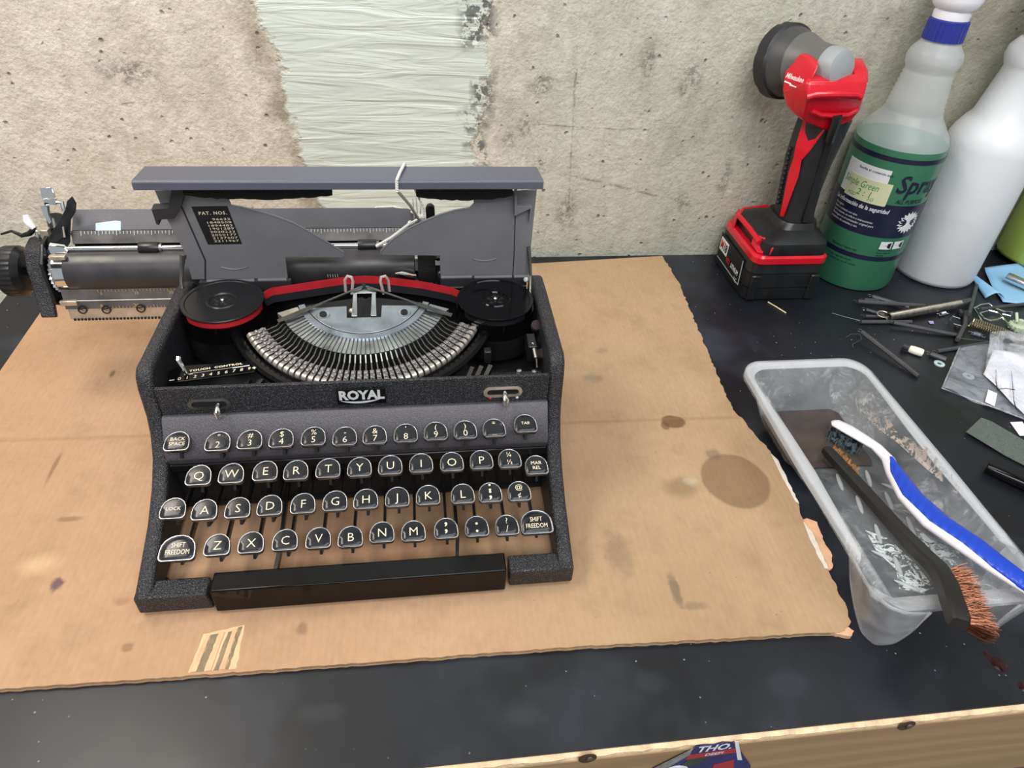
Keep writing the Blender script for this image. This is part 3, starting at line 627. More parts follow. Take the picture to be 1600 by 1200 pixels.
# ---------------------------------------------------------------- ribbon spools
def spool(cx, cy, z, rr, cup_r, red):
    MB().lathe([(.3, z - 1.75), (cup_r, z - 1.75), (cup_r, z - 3.5), (.3, z - 3.5)], (cx, cy, 0), n=40).build('spool_cup', M['satin'], TW)
    mb = MB(); mb.lathe([(cup_r - .12, z - 1.8), (cup_r - .1, z - .55), (cup_r, z - .55), (cup_r + .02, z - 1.8)], (cx, cy, 0), n=40, cap=False); mb.build('cup_wall', M['gloss'], TW)
    MB().lathe([(.2, z - 1.5), (rr, z - 1.5), (rr + .03, z - .8), (rr, z - .12), (.2, z - .12)], (cx, cy, 0), n=40).build('wound_ribbon', M['red_rib'] if red else M['blk_rib'], TW)
    d = MB().lathe([(.55, z - .12), (2.72, z - .12), (2.76, z - .04), (2.72, z + .02), (2.5, z + .02), (2.44, z - .03), (1.1, z - .03), (1.02, z + .03), (.9, z + .03), (.82, z - .06), (.01, z - .06)], (cx, cy, 0), n=56).build('spool', M['gloss'] if not red else M['satin'], TW)
    for k in range(5):
        a = math.radians(90 + 72*k)
        MB().lathe([(.01, 0), (.15, 0), (.13, .012), (.01, .012)], (cx + .5*math.cos(a), cy + .5*math.sin(a), z - .06), n=10).build('spool_hole', M['matte'], d)
        MB().obb((cx + .36*math.cos(a+.6), cy + .36*math.sin(a+.6), z - .04), (.1*math.cos(a+.6), .1*math.sin(a+.6), 0), (-.02*math.sin(a+.6), .02*math.cos(a+.6), 0), (0, 0, .01)).build('spool_tooth', M['nickel'], d)
    MB().lathe([(.14, z - .06), (.14, z + .05), (.08, z + .1), (.01, z + .1)], (cx, cy, 0), n=12).build('spool_nut', M['chrome'], d)
spool(-13.42, 43.35, 11.2, 2.5, 2.8, True)
spool(5.5, 42.75, 11.2, 2.2, 2.8, False)
# ribbon running through the vibrator: red upper half, black lower half
top = [(-11.07,44.6,10.91), (-10.44,45.2,10.95), (-8.43,45.7,10.97), (-5.42,46.1,11.2), (-3.85,46.2,11.22), (-2.27,46.1,11.14), (0.36,45.7,10.94), (2.47,45.2,10.69), (3.24,44.6,10.66)]
H2 = .62
def strip(z0, z1, name, m_):
    mb = MB(); mb.loft([[(x, y, z + z0), (x, y + .02, z + z0), (x, y + .02, z + z1), (x, y, z + z1)] for x, y, z in top]); mb.build(name, m_, TW)
strip(-H2, 0, 'ribbon_red_half', M['red_rib']); strip(-2*H2, -H2, 'ribbon_black_half', M['blk_rib'])
for px0 in ((-4.85,46,10.87), (-2.61,46,10.82)):
    s_ = 1 if px0[0] > -3.7 else -1
    x, y, z = px0
    mb = MB(); mb.tube([(x + .05*s_, y - .1, z - 1.0), (x - .12*s_, y - .12, z + .1), (x - .05*s_, y - .02, z + .38), (x + .25*s_, y + .1, z + .4), (x + .45*s_, y + .12, z + .1), (x + .5*s_, y + .1, z - .9)], .12, 6); mb.build('ribbon_guide', M['glassy'], TW)
# ---------------------------------------------------------------- small parts inside the body
q = [(-15.74,36.38,9.6), (-10.62,37.25,9.6), (-10.56,37.92,9.6), (-10.88,38.42,9.6), (-15.45,38.13,9.6), (-16.02,37.56,9.6)]
TC = MB().prism([(p[0], p[1], 9.45) for p in q], (0, 0, .12)).build('touch_control_plate', M['gloss'], TW, bevel=.03)
e1, e2 = Vector((-15.3,36.61,9.6)), Vector((-10.9,37.47,9.6)); X_ = (e2 - e1).normalized(); Y_ = Vector((-X_.y, X_.x, 0))
mb = MB()
for i, ch in enumerate('0123456789'):
    text_on(mb, ch, .40, plane_fn((e1 + (e2 - e1) * ((i + .35) / 9.6) + Vector((0, 0, -.02)) + Y_ * .12), X_, Y_), shear=.15)
text_on(mb, '–', .5, plane_fn(e1 + X_ * -.25 + Y_ * .12 + Vector((0, 0, -.02)), X_, Y_), bold=.02); text_on(mb, '+', .5, plane_fn(e2 + X_ * .22 + Y_ * .12 + Vector((0, 0, -.02)), X_, Y_), bold=.02)
text_on(mb, 'TOUCH  CONTROL', .27, plane_fn(e1 + (e2 - e1) * .53 + Y_ * .78 + Vector((0, 0, -.02)), X_, Y_), sx=1.25, spacing=1.1, bold=.008)
mb.build('touch_control_lettering', M['cream'], TC, flat=True)
c_ = e1 + (e2 - e1) * .55 + Y_ * .46 + Vector((0, 0, -.02))
MB().obb(c_, X_ * 1.95, Y_ * .045, Vector((0, 0, .01))).build('touch_control_slot', M['silvermark'], TC)
MB().obb(c_ - X_ * .3 - Y_ * .02, X_ * 1.2, Y_ * .03, Vector((0, 0, .015))).build('touch_control_slide', M['oily'], TC)
p = e1 + X_ * .55 + Y_ * .45
mb = MB(); mb.tube([p + Vector((.1, -.1, 0)), p + Vector((-.1, .1, .5)), p + Vector((-.3, .25, .95)), p + Vector((-.3, .45, 1.0))], [.12, .15, .2, .18], 8); mb.build('touch_control_lever', M['chrome'], TC)
mb = MB(); mb.tube([(-15.8, 36.2, 9.0), (-13, 36.0, 9.0), (-10.6, 35.9, 8.8)], .28, 8); mb.build('cross_bar', M['oily'], TW)
for x in (-12.0, -11.2, -10.4, -9.6): MB().bar((x, 36.2, 8.0), (x + .9, 37.4, 8.8), .35, .3).build('link_arm', M['oily'], TW)
for k in range(3):
    MB().bar((2.6 + .55*k, 35.9, 8.0), (3.5 + .62*k, 37.6, 9.0 + .05*k), .3, .3).build('link_arm', M['satin'], TW)
MB().box(4.6, 8.0, 35.6, 36.4, 9.0, 9.5).build('mounting_block', M['satin'], TW, bevel=.05)
for px0 in ((6.47,36.34,9.6), (7.49,36.21,9.6)):
    mb = MB(); mb.lathe([(.01, 9.5), (.19, 9.5), (.17, 9.62), (.01, 9.66)], (px0[0], px0[1], 0), n=14); mb.build('screw', M['steel'], TW)
mb = MB(); c0 = Vector((7.69,38.49,10.2)); c1 = Vector((7.77,37.34,9.8)); mb.tube([c0, c0.lerp(c1, .5), c1], .17, 8); mb.build('tension_spring', M['bar_steel'], TW)
MB().bar(c1, c1 + Vector((0, -.5, -.4)), .08, .08).build('spring_hook', M['chrome'], TW)
for px0, r in (((8.18,40.33,10.4), .38), ((8.26,38.09,9.6), .36)):
    MB().lathe([(.05, -.2), (r, -.2), (r, .15), (r*.6, .2), (.05, .2)], px0, (0, -.5, .8), 14).build('bolt', mat('rusty_bolt', sc(40, 27, 26), .85, 0, var=.3, vscale=200), TW)
MB().box(7.3, 7.95, 38.0, 39.6, 9.0, 10.3).build('latch_block', M['satin'], TW, bevel=.08)
for px0, ang in (((4.58,38.52,9.7), 1),):
    MB().box(px0[0] - .25, px0[0] + .25, px0[1] - .3, px0[1] + .3, 8.8, 9.8).build('rest_bracket', M['oily'], TW, bevel=.08)
px0 = (3.65,40.21,10.2); MB().bar((px0[0] + .1, px0[1] + .2, 10.5), (px0[0] + .9, px0[1] + .8, 10.6), .5, .12).build('cup_tab', M['slug'], TW)

# ---------------------------------------------------------------- raised ribbon cover
la = math.radians(6); L0 = Vector((0, 46.2, 11.1)); LN = Vector((0, -math.cos(la), -math.sin(la))); LU = Vector((0, -math.sin(la), math.cos(la)))
def LP(x, v, w=0): return L0 + Vector((x, 0, 0)) + LU * v + LN * w
def wing(pts, name):
    o_ = MB().prism([LP(x, v, -.06) for x, v in pts], LN * .12).build(name, M['lid'], TW, bevel=.03, label='grey curved wing of the raised cover')
    return o_
WL = [(-16.03,0.12), (-15.96,2.64), (-16.37,5.04), (-16.57,7.23), (-12.18,7.22), (-12.24,6.94), (-12.08,6.13), (-11.26,5.93), (-10.17,5.58), (-9.27,5.23), (-8.33,4.76), (-7.44,4.14), (-6.54,3.4), (-5.57,2.63), (-5.16,2.25), (-5.14,1.97), (-5.34,1.81), (-9.25,1.93), (-9.36,0.08)]
WR = [(-2.49,2.37), (-2.55,2.15), (-2.42,1.98), (1.68,1.85), (1.71,0.06), (8.43,-0.09), (8.34,2.7), (8.37,7.2), (4.04,6.92), (4.06,6.13), (3.8,5.83), (2.73,5.63), (1.66,5.28), (0.59,4.78), (-0.46,4.22), (-1.57,3.38), (-2.19,2.75)]
wl = wing(WL, 'cover_wing'); wr = wing(WR, 'cover_wing')
# rolled edges along the curved cut-outs
mb = MB(); mb.tube([LP(x, v, .05) for x, v in WL[5:16]], .07, 6); mb.build('rolled_edge', M['lid'], wl)
mb = MB(); mb.tube([LP(x, v, .05) for x, v in WR[9:] + WR[:2]], .07, 6); mb.build('rolled_edge', M['lid'], wr)
MB().tube([LP(*(-15.24,6.29), .06), LP(*(-14.73,1.76), .06), LP(*(-15.09,0.21), .06)], .06, 6).build('fold_line', M['lid_dark'], wl)
MB().tube([LP(*(6.95,7.01), .06), LP(*(7.17,1.7), .06), LP(*(7.19,-0.06), .06)], .04, 6).build('fold_line', M['lid_dark'], wr)
# side returns of the cover
for pts, m_ in (([(-16.57,7.23), (-16.37,5.04), (-15.96,2.64), (-15.98,1.02)], 'lid'), ([(8.37,7.2), (8.34,2.7), (8.42,0.03)], 'lid')):
    mb = MB(); mb.loft([[LP(x - .05, v, -.06), LP(x + .05, v, -.06), LP(x + .05, v, -.75), LP(x - .05, v, -.75)] for x, v in pts]); mb.build('cover_side', M[m_], TW)
# top bar
xl, xr_ = (-17.03,8.73)[0], (8.43,8.59)[0]
vb, vf = (-4.82,8.64)[1], (-4.65,8.93)[1]
vl = (-4.71,8.39)[1]
pr = [(-.55, vb - .5), (-.5, vb), (-.3, vb + .04), (1.85, vf + .04), (2.0, vf - .06), (2.06, vl), (1.96, vl), (1.88, vf - .12), (-.3, vb - .12), (-.42, vb - .5)]
xs = [xl, xr_]; MB().loft([[LP(x + (0 if w > 1 else (.12 if x < -4 else -.1)), v, w) for w, v in pr] for x in xs]).build('cover_front_edge', M['lidbar'], TW, bevel=.04, label='blue-grey front edge of the raised cover')
for a, b in (((-14.58,7.32), (-5.33,7.28)), ((0.12,7.27), (6.63,7.15))):
    n_ = 24; mb = MB(); mb.loft([[LP(a[0] + (b[0]-a[0])*i/n_, min(a[1], b[1]) + .35, 1.0), LP(a[0] + (b[0]-a[0])*i/n_, min(a[1], b[1]) - .38*math.sin(math.pi*(i+.2)/(n_+.4))**.6 + random.uniform(-.05, .05) + .05, .75), LP(a[0] + (b[0]-a[0])*i/n_, min(a[1], b[1]) + .35, .3)] for i in range(n_+1)]); mb.build('felt_pad', M['felt'], TW)
# latch bracket at the left, spring clips
mb = MB(); mb.prism([LP(*(-15.28,7.68), .7), LP(*(-14.43,7.67), .7), LP(*(-15.05,6.33), .7), LP(*(-15.69,5.53), .7), LP(*(-16.67,5.44), .7), LP(*(-16.74,5.05), .7), LP(*(-16.92,5.1), .7), LP(*(-16.92,6.25), .7), LP(*(-15.87,6.34), .7)], LN * -.7); mb.build('latch_bracket', M['lid_dark'], TW, bevel=.04)
mb = MB(); mb.prism([LP(*(6.77,7.49), .5), LP(*(6.95,7.49), .5), LP(*(7.04,6.21), .5), LP(*(8.12,6.15), .5), LP(*(8.05,4.87), .5), LP(*(7.95,4.87), .5), LP(*(8,6), .5), LP(*(6.91,5.4), .5)], LN * -.45); mb.build('latch_bracket', M['lid'], TW, bevel=.02)
for cx_, px_ in (((-12.87,1.12), 0), ((4.98,1.51), 0)):
    mb = MB(); mb.tube([LP(cx_[0] - .9 + 1.8*i/8, cx_[1] + .06 - .22*math.sin(math.pi*i/8), .08) for i in range(9)], .05, 6); mb.build('dimple', M['lid'], TW)
# hinge leaves below the wings
for a, b, m_ in (((-15.08,0.04), (-11.68,-0.27), 'lid'), ((-11.52,0.07), (-9.42,-0.27), 'lid'), ((1.71,0), (4.13,-0.35), 'lid'), ((4.21,-0.05), (7.17,-0.54), 'lid'), ((7.24,-0.06), (8.46,-0.45), 'lid')):
    mb = MB(); mb.tube([LP(a[0] + .05, a[1] - .1, .0), LP(b[0] - .05, a[1] - .1, .0)], .16, 8); mb.build('hinge_knuckle', M['lid'], TW)
MB().box(-15.6, -9.2, 46.1, 46.5, 10.2, 10.95).build('hinge_leaf', M['lid_dark'], TW); MB().box(1.7, 8.3, 46.1, 46.5, 10.2, 10.95).build('hinge_leaf', M['lid_dark'], TW)
mb = MB(); mb.tube([(-16.09,45.9,13.34), (-16.36,45.7,12.35), (-16.53,45.4,11.49), (-16.43,44.6,10.41)], [.22, .14, .12, .12], 8); mb.build('cover_stay', M['bar_steel'], TW)
mb = MB(); mb.tube([(8.21,45.9,13.64), (8.43,45.4,11.49), (8.33,44.2,10.45)], [.16, .12, .12], 8); mb.build('cover_stay', M['bar_steel'], TW)
MB().ball((8.15,45.6,10.99), .22).build('stay_pin', M['silvermark'], TW)
# patent plate
q = [(-14.6,6.05), (-12.33,6.08), (-11.98,3.11), (-14.23,3.09)]
pp = MB().prism([LP(x, v, .07) for x, v in q], LN * .03).build('patent_plate', M['matte'], wl)
mb = MB(); a = Vector(LP(*q[0], .105)); X_ = (LP(*q[1]) - LP(*q[0])); Yd = (LP(*q[3]) - LP(*q[0]))
Lw = X_.length; Xn = X_.normalized()
def pline(s, f, size, fx=.5, **k): text_on(mb, s, size, plane_fn(a + X_ * fx + Yd * f, X_, LU), **k)
pline('PAT. NOS.', .17, .34, .52, spacing=1.2, bold=.006)
for i, s in enumerate(('96632', '1848508', '1894483', '1901289', '2020233', '2050177', '2137607', '2211967')): pline(s, .33 + .083 * i, .235, .95, align='RIGHT', sx=1.95, spacing=1.05)
mb.build('patent_lettering', M['cream'], wl, flat=True)

# ---------------------------------------------------------------- carriage, pushed to the left
PY, PZ, PR = 49.25, 10.35, 1.6
xL, xR = -25.35, -.15
PL = MB().lathe([(.1, 0), (PR - .06, 0), (PR, .06), (PR, xR - xL - .06), (PR - .06, xR - xL), (.1, xR - xL)], (xL, PY, PZ), (1, 0, 0), 48).build('platen', M['rubber'], TW, label='dark rubber platen roller')
MB().lathe([(.1, 0), (1.5, 0), (1.5, .72), (.1, .72)], (xL - .75, PY, PZ), (1, 0, 0), 40).build('platen_collar', M['chrome'], TW)
mb = MB(); nt = 28
ring = []
for i in range(nt * 2): r = 1.62 if i % 2 else 1.42; a = math.pi * i / nt; ring.append((r*math.cos(a), r*math.sin(a)))
mb.prism([(xL - .95, PY + c, PZ + s_) for c, s_ in ring], (.18, 0, 0)); mb.build('ratchet_wheel', M['steel'], TW)
MB().lathe([(.1, 0), (.35, 0), (.35, 3.0), (.1, 3.0)], (xL - 3.6, PY, PZ), (1, 0, 0), 16).build('platen_shaft', M['oily'], TW)
# knob with ribbed edge
mb = MB(); nk = 64; kr = []
for j, (r, h) in enumerate(((.6, 0), (1.55, .05), (1.82, .35), (1.86, .5), (1.86, 1.35), (1.7, 1.5), (1.45, 1.75), (.5, 1.8))):
    kr.append([(-30.1 + h, PY + (r - (.05 if (i % 2 and 1 < j < 5) else 0))*math.cos(2*math.pi*i/nk), PZ + (r - (.05 if (i % 2 and 1 < j < 5) else 0))*math.sin(2*math.pi*i/nk)) for i in range(nk)])
mb.loft(kr); mb.build('platen_knob', M['satin'], TW, angle=25, label='black ribbed platen knob')
# right end beyond the rubber
MB().lathe([(.1, 0), (1.55, 0), (1.62, .1), (1.55, 1.35), (.1, 1.35)], (xR + .22, PY, PZ), (1, 0, 0), 40).build('feed_collar', M['felt'], TW)
MB().box(xR + 1.62, xR + 2.15, PY - 1.7, PY + .6, PZ - 1.6, PZ + 1.5).build('end_bracket', M['oily'], TW, bevel=.05)
MB().box(xR + 1.55, xR + 2.1, PY - 1.72, PY - 1.6, PZ + .9, PZ + 1.25).build('end_tab', M['silvermark'], TW)
MB().lathe([(.01, 0), (.28, 0), (.24, .15), (.01, .2)], (xR + 1.95, PY - 1.7, PZ + .1), (0, -1, 0), 12).build('screw', M['steel'], TW)
# end plate strap (left)
path = [(-27.2,53.27,10.89), (-27.4,52.04,11.76), (-27.5,50.48,12.16), (-27.5,49.33,11.94), (-27.5,48.79,10.88), (-27.4,48.33,9.43), (-27.3,47.77,8.11), (-27.2,47.37,7.46)]
mb = MB(); rings = []
for i, p in enumerate(path):
    p = Vector(p); hw = [.45, .55, .6, .6, .6, .58, .55, .5][i]
    a = Vector(path[max(i-1, 0)]); b = Vector(path[min(i+1, len(path)-1)]); tt = Vector((0, b.y - a.y, b.z - a.z)).normalized(); nn = Vector((0, -tt.z, tt.y))
    rings.append([p + Vector((-hw, 0, 0)) - nn*.22, p + Vector((hw, 0, 0)) - nn*.22, p + Vector((hw, 0, 0)) + nn*.22, p + Vector((-hw, 0, 0)) + nn*.22])
mb.loft(rings); mb.build('carriage_end_strap', M['crackle'], TW, bevel=.1, seg=2)
MB().prism([(-26.75, y, z) for y, z in ((47.6, 8.4), (48.2, 8.0), (51.2, 8.6), (51.6, 12.2), (50.6, 12.9), (49, 12.6), (47.9, 11.6), (47.7, 9.6))], (.28, 0, 0)).build('carriage_end_plate', M['satin'], TW, bevel=.08)
MB().prism([(1.95, y, z) for y, z in ((47.8, 8.4), (51.2, 8.6), (51.6, 12.2), (50.6, 12.6), (49, 12.4), (48, 11.2))], (.28, 0, 0)).build('carriage_end_plate', M['satin'], TW, bevel=.08)
# carriage rails under the platen
MB().box(-26.5, 2, 50.9, 52.4, 7.6, 8.8).build('carriage_rail', M['oily'], TW, bevel=.1)
MB().box(-26.5, 2, 48.0, 51.0, 8.1, 8.35).build('carriage_bed', M['satin'], TW)
# paper table
pa, pb = (-25.19,51,12.64), (-25.19,52.3,13.7)
ra = (-0.45,51,12.86); rb = (-1.15,52.3,13.64)
def ptab(x, f): return Vector((x, pa[1] + (pb[1]-pa[1])*f, pa[2] + (pb[2]-pa[2])*f))
xa0, xa1 = pa[0], .35
mb = MB(); rings = []
for x, f1 in [(xa0, 1)] + [(xa0 + (xa1 - xa0)*i/30, 1) for i in range(1, 28)] + [(xa1 - .9, .95), (xa1 - .35, .8), (xa1, .45)]:
    a, b = ptab(x, 0), ptab(x, f1); nn = Vector((0, -.62, .78)) * .09
    rings.append([a - nn, b - nn, b + nn, a + nn])
mb.loft(rings); mb.build('paper_table', mat('paper_table_paint', sc(66, 67, 75), .42, bump=.25, bscale=1300), TW, bevel=.03, label='dark grey paper table behind the platen')
mb = MB(); mb.box(xa0, .3, 50.6, 50.95, 11.3, pa[2]); mb.build('paper_apron', M['matte'], TW)
# zinc clip on the paper table
ca, cb, cc, cd = (-23.49,50.7,12.51), (-21.71,50.7,12.49), (-21.82,51.9,13.3), (-23.64,51.9,13.26)
mb = MB(); mb.prism([Vector(ca), Vector(cb), Vector(cc) , Vector(cd)], (0, -.08, .08)); mb.build('paper_clip', mat('pale_blue_zinc', sc(150, 172, 184), .45, .25), TW, bevel=.03)
# bail scale, bail rod and rollers
BZ = 12.75
sa, sb = (-25.02,50.2,12.48), (-4.4,50.2,12.22)
MB().prism([(xa0 + .2, 50.45, sa[2] + .42), (xa0 + .2, 50.05, sa[2] - .42), (xa0 + .2, 50.0, sa[2] - .36), (xa0 + .2, 50.4, sa[2] + .48)], (25.2, 0, 0)).build('paper_scale', M['scale'], TW)
mb = MB(); mb2 = MB()
for i in range(0, 100):
    x = xa0 + .9 + i * .245
    if x > .2: break
    L_ = .24 if i % 5 == 0 else .15
    mb.obb((x, 50.34 - .3*L_, sa[2] + .42 - .34*L_), (.022, 0, 0), (0, L_*.36, L_*.62), (0, -.01, .006))
    if i % 10 == 0: text_on(mb2, str(i), .36, plane_fn((x, 50.14, sa[2] - .12), (1, 0, 0), (0, .42, .9)))
mb.build('scale_ticks', M['silvermark'], TW, flat=True); mb2.build('scale_numbers', M['gold'], TW, flat=True)
ba, bb = (-24.99,49.3,12.18), (-2.46,49.3,11.96)
br_z = (ba[2] + bb[2]) / 2
mb = MB(); mb.tube([(ba[0] - .6, 49.3, br_z), (.8, 49.3, br_z)], .2, 14); mb.build('bail_rod', M['chrome'], TW)
for pxa in ((-20.19,49.3,12.06), (-4.4,49.3,11.82)):
    MB().lathe([(.2, 0), (.42, 0), (.45, .08), (.45, 1.3), (.42, 1.4), (.2, 1.4)], (pxa[0], 49.3, br_z), (1, 0, 0), 24).build('bail_roller', M['satin'], TW)
    MB().lathe([(.2, 0), (.33, 0), (.33, .2), (.2, .2)], (pxa[0] + 1.4, 49.3, br_z), (1, 0, 0), 16).build('roller_clip', M['nickel'], TW)
mb = MB(); mb.prism([(-26.48,49,12.05), (-26.47,48.9,11.48), (-25.28,48.9,11.67), (-25.02,49,12.03), (-25.27,49.2,12.29), (-26.24,49.2,12.46)], (0, .25, .1)); mb.build('bail_end', M['chrome'], TW, bevel=.05)
MB().box(-26.1, -25.0, 48.2, 48.6, 11.75, 12.05).build('collar_clip', M['rack'], TW, bevel=.04)
# front line scales and margin rack
def strip3(p0, p1, y0, z0, z1, y1, m_, name, x0=-26.0, x1=1.2):
    MB().prism([(x0, y0, z0), (x0, y0 + .08, z0), (x0, y1 + .08, z1), (x0, y1, z1)], (x1 - x0, 0, 0)).build(name, m_, TW)
zA, zB, zC, zD = (-23.54,47.9,9.49)[2], (-23.73,47.75,8.7)[2], (-23.92,47.65,7.98)[2], (-24.19,47.6,7.04)[2]
strip3(0, 0, 47.75, zB, zA, 47.9, M['scale'], 'line_scale'); strip3(0, 0, 47.62, zC, zB, 47.72, M['scale'], 'line_scale')
mb = MB(); mb.tube([(-25.6, 47.62, zB), (1.2, 47.62, zB)], .05, 6); mb.build('scale_edge', M['steel'], TW)
mb = MB(); mb2 = MB()
for i in range(0, 42):
    x = -23.4 + i * .245 * 1.0
    L_ = .26 if i % 5 == 0 else .15
    mb.box(x - .02, x + .02, 47.55, 47.60, zC + .02, zC + .02 + L_)
    mb.box(x - .02, x + .02, 47.78, 47.83, zA - .03 - L_*.7, zA - .03)
    if i % 10 == 0:
        text_on(mb2, str(10 + i) if i else '0', .42, plane_fn((x, 47.54, zC + .26), (1, 0, 0), (0, .1, 1))); text_on(mb2, str(i), .32, plane_fn((x + .2, 47.72, zA - .28), (1, 0, 0), (0, .2, 1)))
mb.build('line_scale_ticks', M['gold'], TW, flat=True); mb2.build('line_scale_numbers', M['gold'], TW, flat=True)
strip3(0, 0, 47.58, zD + .1, zC, 47.66, M['rack'], 'margin_rack', -25.9, 1.0)
mb = MB()
for i in range(48): mb.box(-25.7 + i*.25, -25.55 + i*.25, 47.5, 47.62, zD - .02, zD + .14)
mb.build('rack_teeth', M['oily'], TW)
for pxa in ((-24.81,47.5,7.99), (-23.16,47.5,7.94), (-20.71,47.5,7.98)):
    mb = MB(); mb.lathe([(.24, -.03), (.33, -.03), (.33, .03), (.24, .03), (.24, -.03)], pxa, (0, -1, .2), 20, cap=False); mb.bar((pxa[0] - .2, pxa[1] - .03, pxa[2] + .05), (pxa[0] + .2, pxa[1] - .03, pxa[2] + .12), .03, .06); mb.build('rack_screw', M['matte'], TW)
MB().box(-26.2, -25.0, 47.45, 47.75, zB - .35, zB + .05).build('scale_clamp', M['rack'], TW, bevel=.06)
# bracket with triangular hole at the carriage end
tri_o = [(-24.19,50.6,15.48), (-24.08,50.6,14.9), (-24.31,50.6,14.31), (-24.71,50.3,13.8), (-25.03,49.7,12.33), (-25.32,49.5,11.92), (-26.42,49.4,11.89), (-26.54,49.6,12.51), (-25.67,50.1,13.56), (-24.93,50.6,14.51), (-24.65,50.6,15.1)]
MB().prism(tri_o, (0, .18, .05)).build('bail_arm', M['oily'], TW, bevel=.04)
MB().prism([(-25.17,49.75,13.43), (-25.16,49.6,12.9), (-25.89,49.5,12.55)], (0, -.05, 0)).build('bail_arm_opening', M['matte'], TW)
MB().prism([(-25.13,49.8,13.61), (-25.04,49.8,13.6), (-25.08,49.6,12.9), (-25.2,49.6,12.9)], (0, -.1, 0)).build('bail_arm_spring', M['rack'], TW)
# carriage return lever and release levers
mb = MB(); mb.prism([(-26.54,51.6,15.72), (-25.67,51.6,15.77), (-25.57,51.3,15.12), (-26.52,51.3,14.98)], (0, -.12, .1)); mb.prism([(-26.52,51.3,14.98), (-25.57,51.3,15.12), (-25.71,51.3,14.58), (-26.59,51.3,14.53)], (0, .12, -.02)); mb.build('return_lever_pad', M['chrome'], TW, bevel=.05)
mb = MB(); mb.tube([(-26.53,51.3,14.58), (-26.6,51.2,13.88), (-26.44,51,13.37), (-26.29,50.8,12.96)], [.3, .24, .16, .1], 8); mb.build('return_lever', M['chrome'], TW)
mb = MB(); mb.tube([(-25.62,51.2,14.87), (-25.25,51.2,14.82), (-25.25,51,14.22)], .16, 8); mb.build('lever_bow', M['steel'], TW)
MB().lathe([(.1, 0), (.55, 0), (.6, .2), (.6, 1.2), (.4, 1.4), (.1, 1.4)], (-26.39,51.8,13.44), (.2, -.6, -.5), 16).build('lever_boss', M['satin'], TW)
mb = MB(); mb.tube([(-27.93,51,13.94), (-27.89,50.9,13.59), (-27.75,50.8,13.28), (-27.54,50.7,13.02)], [.2, .3, .3, .22], 10); mb.build('release_lever_tip', mat('ivory_plastic', sc(236, 236, 232), .3), TW)
mb = MB(); mb.tube([(-27.54,50.7,13.02), (-27.97,50.6,12.67), (-28.55,50.6,12.52), (-29.22,50.8,12.79), (-30.12,51,12.44)], [.2, .2, .16, .1, .08], 8); mb.build('release_lever', M['oily'], TW)
mb = MB(); mb.ball((-27.27,50.4,12.61), .3, 10, 8, .7, 1, 1.6); mb.build('end_stud', M['chrome'], TW)
MB().box(-27.0, -26.4, 50.0, 50.6, 12.4, 13.2).build('guide_block', M['rack'], TW, bevel=.05)
# release levers at the right end
mb = MB()
for pxa, pxb in (((-0.12,51.5,14.86), (-0.05,50.8,13.06)), ((0.13,51.5,14.97), (0.21,50.8,13.33)), ((0.51,51.5,14.55), (0.35,50.8,13.17))): mb.bar(pxa, pxb, .09, .3, (0, 1, 0))
mb.build('release_lever', M['steel'], TW)
mb = MB(); mb.prism([(0.86,51.2,13.13), (0.83,51.2,14.1), (0.99,51.2,14.42), (1.28,51.2,14.47), (1.53,51.2,14.25), (1.56,51.2,13.12)], (0, .4, 0)); mb.build('lever_grip', M['matte'], TW, bevel=.08)
MB().ball((-0.39,50.8,13.07), .3).build('lever_ball', M['chrome'], TW)
mb = MB(); a = (-1.63,47.2,10.75); b = (-0.1,47.2,10.55); mb.tube([(a[0], 47.2, a[2]), (a[0] + .5, 47.1, a[2] + .1), (b[0] - .3, 47.1, b[2] + .05), (b[0], 47.2, b[2])], [.08, .16, .16, .1], 8); mb.build('card_finger', M['chrome'], TW)
mb = MB()
for i in range(5): x, y, z = (-6.64,47,10.81); mb.box(x + i*.18, x + .03 + i*.18, 47.0, 47.03, z - .15, z + .1)
mb.build('aligner_marks', M['silvermark'], TW)
# ---------------------------------------------------------------- white string holding the cover
M['string'] = NT('white_twisted_string').set(Base_Color=sc(232, 230, 224), Roughness=.85).m
st_t = NT('twisted_string'); w_ = st_t.wave(330, st_t.map(rot=(0, .9, .6)), .5); st_t.set(Base_Color=st_t.mix(w_, sc(206, 202, 196), sc(240, 238, 234)), Roughness=.85, Normal=st_t.bump(w_, .6, .0006)); M['string'] = st_t.m
def cpt(px): return px
mb = MB()
vbk = vb
p_top = LP((-0.57,8.74)[0], vb + .17, -.5)
seq = [LP((-0.41,8.5)[0], vb - .6, -.78), p_top, LP((-0.86,8.86)[0], (vb+vf)/2 + .2, .9), LP((-1.07,8.85)[0], vf + .14, 2.1), LP((-1.09,8.44)[0], vl - .02, 2.22), LP((-1.02,8.23)[0], vl - .17, 2.0)]
knot = Vector((0.45,50,13.94))
seq += [Vector((-0.35,47,16.45)), knot + Vector((-.2, -.5, .2)), knot]
mb.tube(seq, .105, 8)
mb.tube([knot, Vector((-0.43,49,13.97)), Vector((-1.82,48.9,12.92)), Vector((-3.01,48.85,12.21))], .12, 8)
mb.tube([LP((-0.41,8.5)[0], vb - .6, -.78), Vector((0.36,50.5,15.32)), knot + Vector((.25, .4, .5)), knot + Vector((.1, .1, -.2))], .09, 8)
mb.tube([knot + Vector((0, .3, 0)), Vector((-0.41,52.3,13.42)), Vector((-1.66,52.8,13.57)), Vector((-2.93,53,13.43)), Vector((-3.68,52.7,13.25))], .1, 8)
mb.ball(knot, .32, 10, 8, 1.1, .8, 1)
mb.tube([knot, knot + Vector((.35, -.1, -.4)), knot + Vector((.45, 0, -.75))], .09, 6)
sg = mb.build('string', M['string']); tag(sg, 'thin white string knotted between the raised cover and the carriage', 'string')

